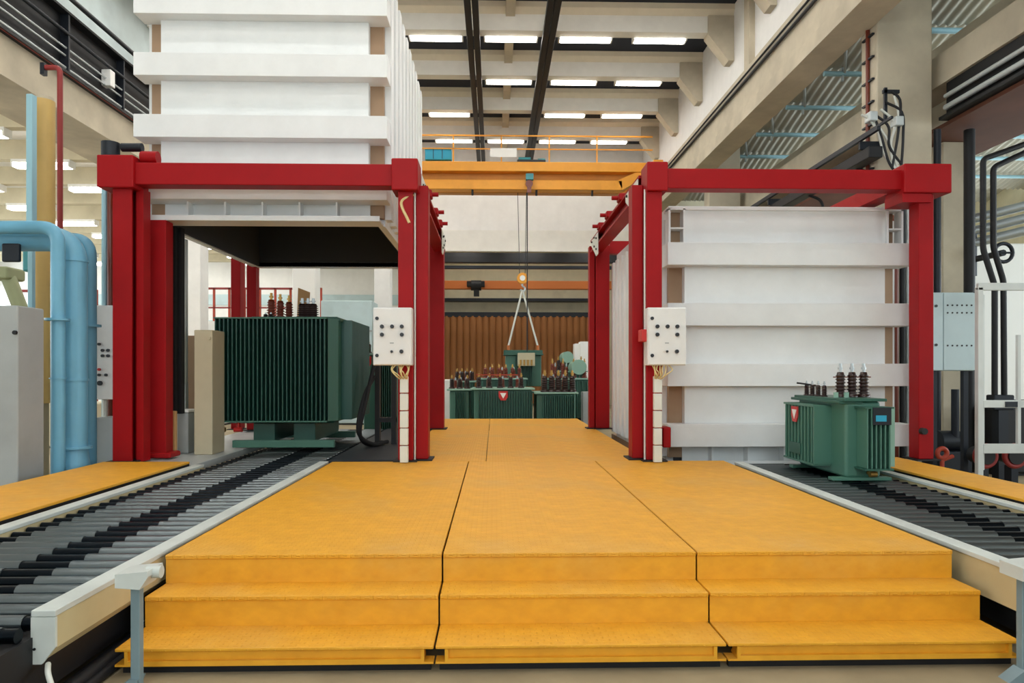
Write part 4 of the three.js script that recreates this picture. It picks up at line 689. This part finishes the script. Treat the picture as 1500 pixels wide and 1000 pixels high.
// hoses by the large transformer
for (const [k, l] of [[0, 'upper black hose hanging beside the large transformer'], [1, 'lower black hose looping to the track beside the large transformer']])
  single('black_hose', tube([V(X(548, 12.4), 1.9 - 0.2 * k, 12.4), V(X(537 - 4 * k, 12), 1.35, 12), V(X(527 - 2 * k, 11.8), 0.8, 11.8), V(X(538 + 8 * k, 12.1), 0.57, 12.1), V(X(560 + 6 * k, 12.4), 0.57, 12.4 + 0.12 * k)], 0.035, 40, 8), m.rubber, l, 'hose', [X(540, 12), 0.5, 12]);
single('dark_stand', [B(X(549, 12.6), X(556, 12.6), YP - 0.03, 2.0, 12.6, 12.75), B(X(573, 12.6), X(580, 12.6), YP - 0.03, 2.0, 12.6, 12.75), B(X(549, 12.6), X(580, 12.6), 1.9, 2.0, 12.6, 12.75), B(X(549, 12.6), X(580, 12.6), 0.9, 0.98, 12.6, 12.75)], m.black, 'black steel stand behind the control box of the raised hood gate', 'stand', [X(565, 12.6), YP - 0.03, 12.6]);

// sensor posts in front of the steps
for (const [u, l, s] of [[197.5, 'grey sensor post with hammer head beside the track of the raised hood', -1], [1504, 'grey sensor post with hammer head beside the track of the small transformer', 1]]) {
  const Z = 4.08, x = X(u, Z), t = thing('sensor_post', l, 'post', [x, 0, Z]);
  part('post', [RB(x - 0.026, x + 0.026, 0.0, 0.6, Z, Z + 0.052, 0.006)], m.postGrey, t);
  part('foot', prism([[x - 0.026, 0.07], [x + 0.026, 0.07], [x + 0.0, 0.0], [x - 0.12 * 1, 0.0]], Z - 0.02, Z + 0.072, 'z'), m.postGrey, t);
  part('head', [prism([[x - 0.075, 0.6], [x + 0.06, 0.59], [x + 0.105, 0.66], [x + 0.1, 0.69], [x - 0.075, 0.675]], Z - 0.07, Z + 0.12, 'z'), rod(V(x + 0.06, 0.665, Z + 0.02), V(x + 0.14, 0.665, Z + 0.02), 0.035, 12)], m.rail, t);
}
single('white_cable', tube([V(-2.33, 0.27, 3.8), V(-2.28, 0.25, 3.72), V(-2.24, 0.15, 3.7), V(-2.26, 0.02, 3.72)], 0.014, 24, 8), m.conduit, 'white cable drooping from the end of the pale rail', 'cable', [-2.27, 0.01, 3.72]);
[[-2.36, 0.045, 'black cable on the floor nearest the pale rail beside the steps'], [-2.3, 0.03, 'black cable on the floor nearest the yellow steps'], [-2.42, 0.03, 'thin black cable on the floor under the rollers']].forEach(([x, r, l], k) => single('floor_cable', tube([V(x, r, 2.9), V(x + 0.02, r, 4), V(x - 0.01, r, 5.5), V(x + 0.02, r, 7)], r, 30, 8), m.blackCable, l, 'cable', [x, 0, 5]));

// ================================================================ RIGHT SIDE
{
  const Z = 10.6, c = thing('blue_cabinet', 'pale blue-grey cabinet with rows of rivets beside the lowered hood gate', 'cabinet', [X(1400, Z), Y(543, Z, 1400), Z]);
  const xa = X(1366, Z), xb = X(1382, Z), xd = X(1429, Z), y0 = Y(543, Z, 1400), y1 = Y(428, Z, 1400);
  part('body', RB(xa, xd, y0, y1, Z + 0.02, Z + 0.4, 0.015), m.boxBlue, c);
  part('door', RB(xa + 0.01, xb - 0.006, y0 + 0.01, y1 - 0.01, Z, Z + 0.03, 0.006), m.boxBlue, c); part('door', RB(xb + 0.006, xd - 0.01, y0 + 0.01, y1 - 0.01, Z, Z + 0.03, 0.006), m.boxBlue, c);
  for (const v of [447, 458, 506]) for (let k = 0; k < 6; k++) part('vent_hole', rod(V(X(1388 + k * 7, Z), Y(v, Z, 1405), Z), V(X(1388 + k * 7, Z), Y(v, Z, 1405), Z - 0.006), 0.014, 8), m.button, c);
  for (const v of [448, 505]) part('lock', rod(V(X(1371, Z), Y(v, Z, 1371), Z), V(X(1371, Z), Y(v, Z, 1371), Z - 0.015), 0.02, 10), m.button, c);
  for (const u of [1372, 1418]) part('leg', B(X(u, Z), X(u + 7, Z), 0, y0, Z + 0.1, Z + 0.18), m.darkSteel, c);
  // beige column strip and pipes behind
  struct('column', RB(X(1381, 13.4), X(1414, 13.4), 0, 6.15, 13.4, 13.8, 0.02), m.concrete);
  for (const [u, r, mm, l] of [[1373, 0.06, m.darkSteel, 'dark conduit rising behind the right red post'], [1420, 0.09, m.black, 'thick black pipe beside the beige column']]) single('riser_pipe', rod(V(X(u, 12.6), 0, 12.6), V(X(u, 12.6), 6.1, 12.6), r, 12), mm, l, 'pipe', [X(u, 12.6), 0, 12.6]);
  for (const [k, us] of [[0, [1322]], [1, [1331]], [2, [1312]]]) single('riser_pipe', rod(V(X(us[0], 12.3), 0, 12.3), V(X(us[0], 12.3), 5.2, 12.3), 0.05, 10), [m.black, m.galv, m.porcelainRed][k], ['black conduit between the lowered hood and the right red post', 'grey conduit between the lowered hood and the right red post', 'brown conduit between the lowered hood and the right red post'][k], 'pipe', [X(us[0], 12.3), 0, 12.3]);
  // black pipes with kinks
  const Zk = 11.4, Q = (u, v) => V(X(u, Zk), Y(v, Zk, u), Zk);
  single('black_pipe', bend([Q(1560, 190), Q(1440, 233), Q(1440, 365), Q(1457, 418), Q(1457, 580)], 0.045, 0.08, 12), m.black, 'black kinked pipe coming down close to the blue-grey cabinet', 'pipe', [X(1457, Zk), Y(580, Zk, 1457), Zk]);
  single('black_pipe', bend([Q(1560, 196), Q(1455, 245), Q(1455, 362), Q(1470, 412), Q(1471, 580)], 0.045, 0.08, 12), m.black, 'black kinked pipe coming down behind the white mesh frame', 'pipe', [X(1470, Zk), Y(580, Zk, 1470), Zk]);
  single('valve_block', [RB(X(1450, Zk), X(1480, Zk), Y(600, Zk, 1465), Y(578, Zk, 1465), Zk - 0.1, Zk + 0.1, 0.02), B(X(1458, Zk), X(1472, Zk), 0, Y(600, Zk, 1465), Zk - 0.08, Zk + 0.08)], m.darkSteel, 'dark valve block at the foot of the black pipes', 'valve', [X(1465, Zk), 0, Zk]);
  // silver ducts
  [[330, 0.09], [312, 0.09], [348, 0.09]].forEach(([v, r], k) => single('silver_duct', rod(V(X(1418, 13.8), Y(v + 10, 13.8, 1420), 13.9), V(X(1570, 13.8), Y(v - 26, 13.8, 1560), 13.2), r, 18), m.steel, ['middle silver duct rising behind the black pipes', 'upper silver duct rising behind the black pipes', 'lower silver duct rising behind the black pipes'][k], 'duct', [X(1490, 13.8), Y(v, 13.8, 1490), 13.6]));
  { const gv = thing('gate_valve', 'dark valve with a round hand wheel behind the black pipes', 'valve', [X(1470, 13), Y(370, 13, 1470), 13]); part('hand_wheel', [new THREE.TorusGeometry(0.17, 0.035, 8, 20).translate(X(1470, 13), Y(370, 13, 1470), -13), rod(V(X(1470, 13), Y(370, 13, 1470), 13), V(X(1470, 13), Y(370, 13, 1470), 13.86), 0.06, 10), rod(V(X(1470, 13) - 0.17, Y(370, 13, 1470), 13), V(X(1470, 13) + 0.17, Y(370, 13, 1470), 13), 0.02, 6)], m.darkSteel, gv); part('stem', rod(V(X(1470, 13), Y(395, 13, 1470), 13.86), V(X(1470, 13), 4.5, 13.86), 0.08, 12), m.darkSteel, gv); }
  // white frame with mesh
  const Zf = 9.6, f = thing('mesh_frame', 'white steel guard frame at the end of the narrow walkway', 'guard frame', [X(1480, Zf), 0, Zf]);
  const W = (u0, u1, v0, v1, d = 0.05) => RB(X(u0, Zf), X(u1, Zf), Y(v1, Zf, 1460), Y(v0, Zf, 1460), Zf, Zf + d, 0.008);
  part('frame', [RB(X(1433, Zf), X(1441, Zf), 0.3, Y(420, Zf, 1437), Zf, Zf + 0.08, 0.01), W(1433, 1600, 414, 425)], m.frameWhite, f);
  part('frame', [W(1441, 1600, 586, 597), W(1441, 1600, 650, 664)], m.frameWhite, f); part('frame', RB(X(1444, Zf), X(1450, Zf), Y(690, Zf, 1445), Y(430, Zf, 1445), Zf + 0.1, Zf + 0.15, 0.01), m.frameWhite, f);
  part('frame', [W(1491, 1496, 490, 655)], m.frameWhite, f); part('panel', B(X(1472, Zf), X(1490, Zf), Y(596, Zf, 1480), Y(588, Zf, 1480), Zf - 0.012, Zf), m.darkSteel, f);
  part('foot', [B(X(1430, Zf), X(1445, Zf), 0, 0.3, Zf, Zf + 0.08)], m.darkSteel, f);
  // dark machinery at the foot
  [[1440, 'dark coiled hose reel at the foot of the white guard frame'], [1483, 'second dark hose reel along the white guard frame']].forEach(([u, l], k) => { const h = thing('hose_reel', l, 'hose reel', [X(u, 10.4), 0, 10.4]); part('drum', [rod(V(X(u, 10.4), 0.55, 10.3), V(X(u, 10.4), 0.55, 10.6), 0.12, 18)], m.black, h); part('hose', new THREE.TorusGeometry(0.15, 0.04, 8, 22).translate(X(u, 10.4), 0.55, -10.35), m.redThin, h); part('stand', B(X(u, 10.4) - 0.05, X(u, 10.4) + 0.05, 0, 0.4, 10.35, 10.5), m.darkSteel, h); });
  single('orange_coupling', [new THREE.TorusGeometry(0.07, 0.035, 8, 16).translate(X(1380, 10.2), YP + 0.06, -10.2), rod(V(X(1380, 10.2), YP - 0.04, 10.2), V(X(1396, 10.2), YP + 0.02, 10.2), 0.03, 8), rod(V(X(1380, 10.2), 0, 10.2), V(X(1380, 10.2), YP, 10.2), 0.03, 8)], m.orangeRed, 'orange hose coupling beside the right red post', 'coupling', [X(1382, 10.2), 0.5, 10.2]);
  single('pump_unit', [RB(X(1376, 11.4), X(1425, 11.4), 0, 0.5, 11.4, 11.9, 0.03), rod(V(X(1385, 11.4), 0.65, 11.6), V(X(1415, 11.4), 0.65, 11.6), 0.17, 16), rod(V(X(1405, 11.4), 0.6, 11.5), V(X(1405, 11.4), 1.5, 11.5), 0.06, 10)], m.darkSteel, 'dark pump unit under the blue-grey cabinet', 'pump', [X(1400, 11.4), 0, 11.6]);
  single('dark_machine', [RB(X(1466, 12), X(1560, 11.8), 0.05, Y(597, 11.8, 1500), 12.0, 12.9, 0.04), rod(V(X(1500, 11.8), 1.0, 12.4), V(X(1560, 11.8), 1.0, 12.4), 0.3, 18), B(X(1468, 12), X(1555, 11.8), 0, 0.06, 12.1, 12.8)], m.black, 'dark machine behind the white guard frame', 'machine', [X(1500, 11.8), 0, 12.2]);
  single('white_tank', [RB(X(1436, 15.5), X(1600, 15.5), 0, Y(350, 15.5, 1500), 16, 17.5, 0.05)], m.white, 'big white machine cabinet far behind the guard frame', 'cabinet', [X(1500, 15.5), 0, 16]);
}

// ================================================================ BACKGROUND: ANNEX
{
  const Zc = 37.4, x0 = X(640, Zc), x1 = X(868, Zc), y1 = Y(463, Zc), t = thing('strip_curtain', 'brown folded industrial curtain closing the far end of the hall', 'curtain', [(x0 + x1) / 2, 0.5, Zc]);
  const n = 24, w = (x1 - x0) / n; for (let k = 0; k < n; k++) { const g = new THREE.CylinderGeometry(w * 0.56, w * 0.56, y1 - 0.1, 10, 1, true, -Math.PI / 2, Math.PI).translate(x0 + (k + 0.5) * w, (y1 + 0.1) / 2, -Zc - 0.08); part('fold', g, m.curtain, t); }
  part('header', B(x0, x1, y1 - 0.05, y1 + 0.2, Zc - 0.1, Zc + 0.1), m.darkSteel, t);
  const Zb = 33; struct('dark_beam', [B(-9, 8, Y(384, Zb), Y(370, Zb), Zb, Zb + 0.4)], m.black); struct('dark_beam', [B(-9, 8, Y(393, Zb), Y(389, Zb), Zb, Zb + 0.3)], m.darkSteel);
  const c = thing('annex_crane', 'orange-brown crane beam in the dim annex behind the hook', 'crane', [1, Y(425, 35), 35]);
  part('girder', [RB(-2.88, 6.68, Y(423, 35), Y(411, 35), 35, 35.4, 0.02)], m.orange, c);
  part('hoist', [RB(X(684, 34.8), X(710, 34.8), Y(420, 34.8), Y(412, 34.8), 34.6, 35, 0.03), rod(V(X(690, 34.8), Y(418, 34.8), 34.8), V(X(705, 34.8), Y(418, 34.8), 34.8), 0.25, 14), B(X(694, 34.8), X(702, 34.8), Y(434, 34.8), Y(418, 34.8), 34.7, 34.9)], m.black, c);
  single('wall_ledge', [B(X(640, 37), X(870, 37), Y(440, 37), Y(436, 37), 37.2, 37.98)], m.darkSteel, 'thin dark ledge on the cream wall above the brown curtain', 'ledge', [1, Y(440, 37), 37.5]);
  struct('wall_annex', [B(-3.3, -2.9, 0, 7.9, ZB + 0.4, ZF)], m.creamwall); struct('wall_annex', [B(6.7, 7.0, 0, 7.9, ZB + 0.4, ZF)], m.bluewall);
  single('white_cabinet', [RB(X(842, 24), X(868, 24), 0.02, Y(575, 21, 850), 21.8, 22.3, 0.02), B(X(843, 24), X(867, 24), 0, 0.05, 21.85, 22.25)], m.boxGrey, 'grey cabinet beside the tall black bushings at the end of the walkway', 'cabinet', [X(855, 24), 0, 22]);
  single('white_cabinet', [RB(X(850, 28), X(866, 28), 0.02, Y(500, 28, 858), 28, 28.6, 0.02), RB(X(842, 28), X(851, 28), 0.02, Y(503, 28, 846), 28.05, 28.6, 0.02)], m.white, 'tall white cabinet in front of the annex behind the conservators', 'cabinet', [X(855, 28), 0, 28.2]);
  single('white_cabinet', [RB(X(640, 23.6), X(662, 23.6), 0.02, Y(556, 23.6, 650), 23.8, 24.6, 0.02)], m.white, 'low white cabinet behind the inner rear post of the raised hood gate', 'cabinet', [X(651, 23.6), 0, 24]);
}
// ================================================================ BACKGROUND: SIDE BAY
{
  const rail = (label, u0, u1, v0, v1, Z, n) => { const t = thing('guard_rail', label, 'railing', [X(u0, Z), 0, Z]); const y1 = Y(v0, Z, (u0 + u1) / 2);
    part('top_rail', [B(X(u0, Z), X(u1, Z), y1 - 0.07, y1, Z, Z + 0.07), B(X(u0, Z), X(u1, Z), y1 - 0.75, y1 - 0.7, Z, Z + 0.05)], m.redThin, t);
    for (let k = 0; k <= n; k++) { const x = X(u0, Z) + (X(u1, Z) - X(u0, Z)) * k / n; part('rail_post', B(x - 0.035, x + 0.035, 0, y1, Z, Z + 0.07), m.orangeRed, t); } };
  rail('red guard rail behind the raised hood gate', 268, 470, 421, 460, 26, 9); rail('red guard rail behind the tan column', 20, 140, 424, 470, 20, 4);
  const Z = 24; const mach = [[262, 330, 470, 'long white machine base behind the red guard rail', m.white], [470, 545, 440, 'white panelled machine behind the large transformer', m.boxBlue], [560, 600, 470, 'pale machine behind the black steel stand', m.creamwall]];
  mach.forEach(([a, b, v, l, mm], k) => { const t = thing('machine_cabinet', l, 'machine', [X((a + b) / 2, Z), 0, Z]); const y1 = Y(v, Z, (a + b) / 2); part('body', RB(X(a, Z), X(b, Z), 0.05, y1, Z, Z + 1.2, 0.03), mm, t); part('plinth', B(X(a, Z) + 0.03, X(b, Z) - 0.03, 0, 0.06, Z + 0.05, Z + 1.15), m.darkSteel, t); for (let i = 1; i < 4; i++) part('panel_rib', B(X(a, Z), X(b, Z), y1 * i / 4, y1 * i / 4 + 0.05, Z - 0.02, Z), m.boxGrey, t); });
  single('bay_column', RB(X(428, 21), X(462, 21), 0, 7.2, 21, 21.6, 0.03), m.white, 'white column behind the bushings of the large transformer', 'column', [X(445, 21), 0, 21]);
  single('bay_column', RB(X(548, 27), X(572, 27), 0, 7.2, 27, 27.5, 0.03), m.whitewall, 'pale column behind the control box of the raised hood gate', 'column', [X(560, 27), 0, 27]);
  tankTransformer('teal transformer with shield emblem behind the black steel stand', 528, 584, 520, 16.6, 1.1, { fins: 10, nb: 3, hb: 0.3, emblem: 0.15, f0: 0.4 });
  single('arm_machine', [rod(V(X(12, 13), Y(405, 13, 12), 13), V(X(45, 13), Y(490, 13, 45), 13), 0.12, 14), rod(V(X(45, 13), Y(490, 13, 45), 13), V(X(50, 13), 0, 13), 0.14, 14), RB(X(-10, 13), X(22, 13), Y(410, 13, 5), Y(392, 13, 5), 12.8, 13.3, 0.04)], m.hazel, 'olive jointed machine arm behind the grey cabinet', 'machine', [X(45, 13), 0, 13]);
  single('hydraulic_unit', [RB(X(20, 12), X(48, 12), Y(395, 12, 30), Y(352, 12, 30), 12.2, 12.6, 0.04), B(X(28, 12), X(34, 12), 0, Y(395, 12, 30), 12.3, 12.45)], m.teal, 'teal hydraulic unit behind the light blue elbow', 'machine', [X(31, 12), 0, 12.3]);
  single('pale_machine', [RB(X(-20, 17), X(140, 17), 0.02, Y(590, 17, 60), 17, 18, 0.05), RB(X(30, 17), X(80, 17), Y(590, 17, 60), Y(540, 17, 60), 17.1, 17.8, 0.05)], m.creamwall, 'pale machine bed behind the tan column', 'machine', [X(60, 17), 0, 17.4]);
}
scene.add(camera);
renderer.render(scene, camera);
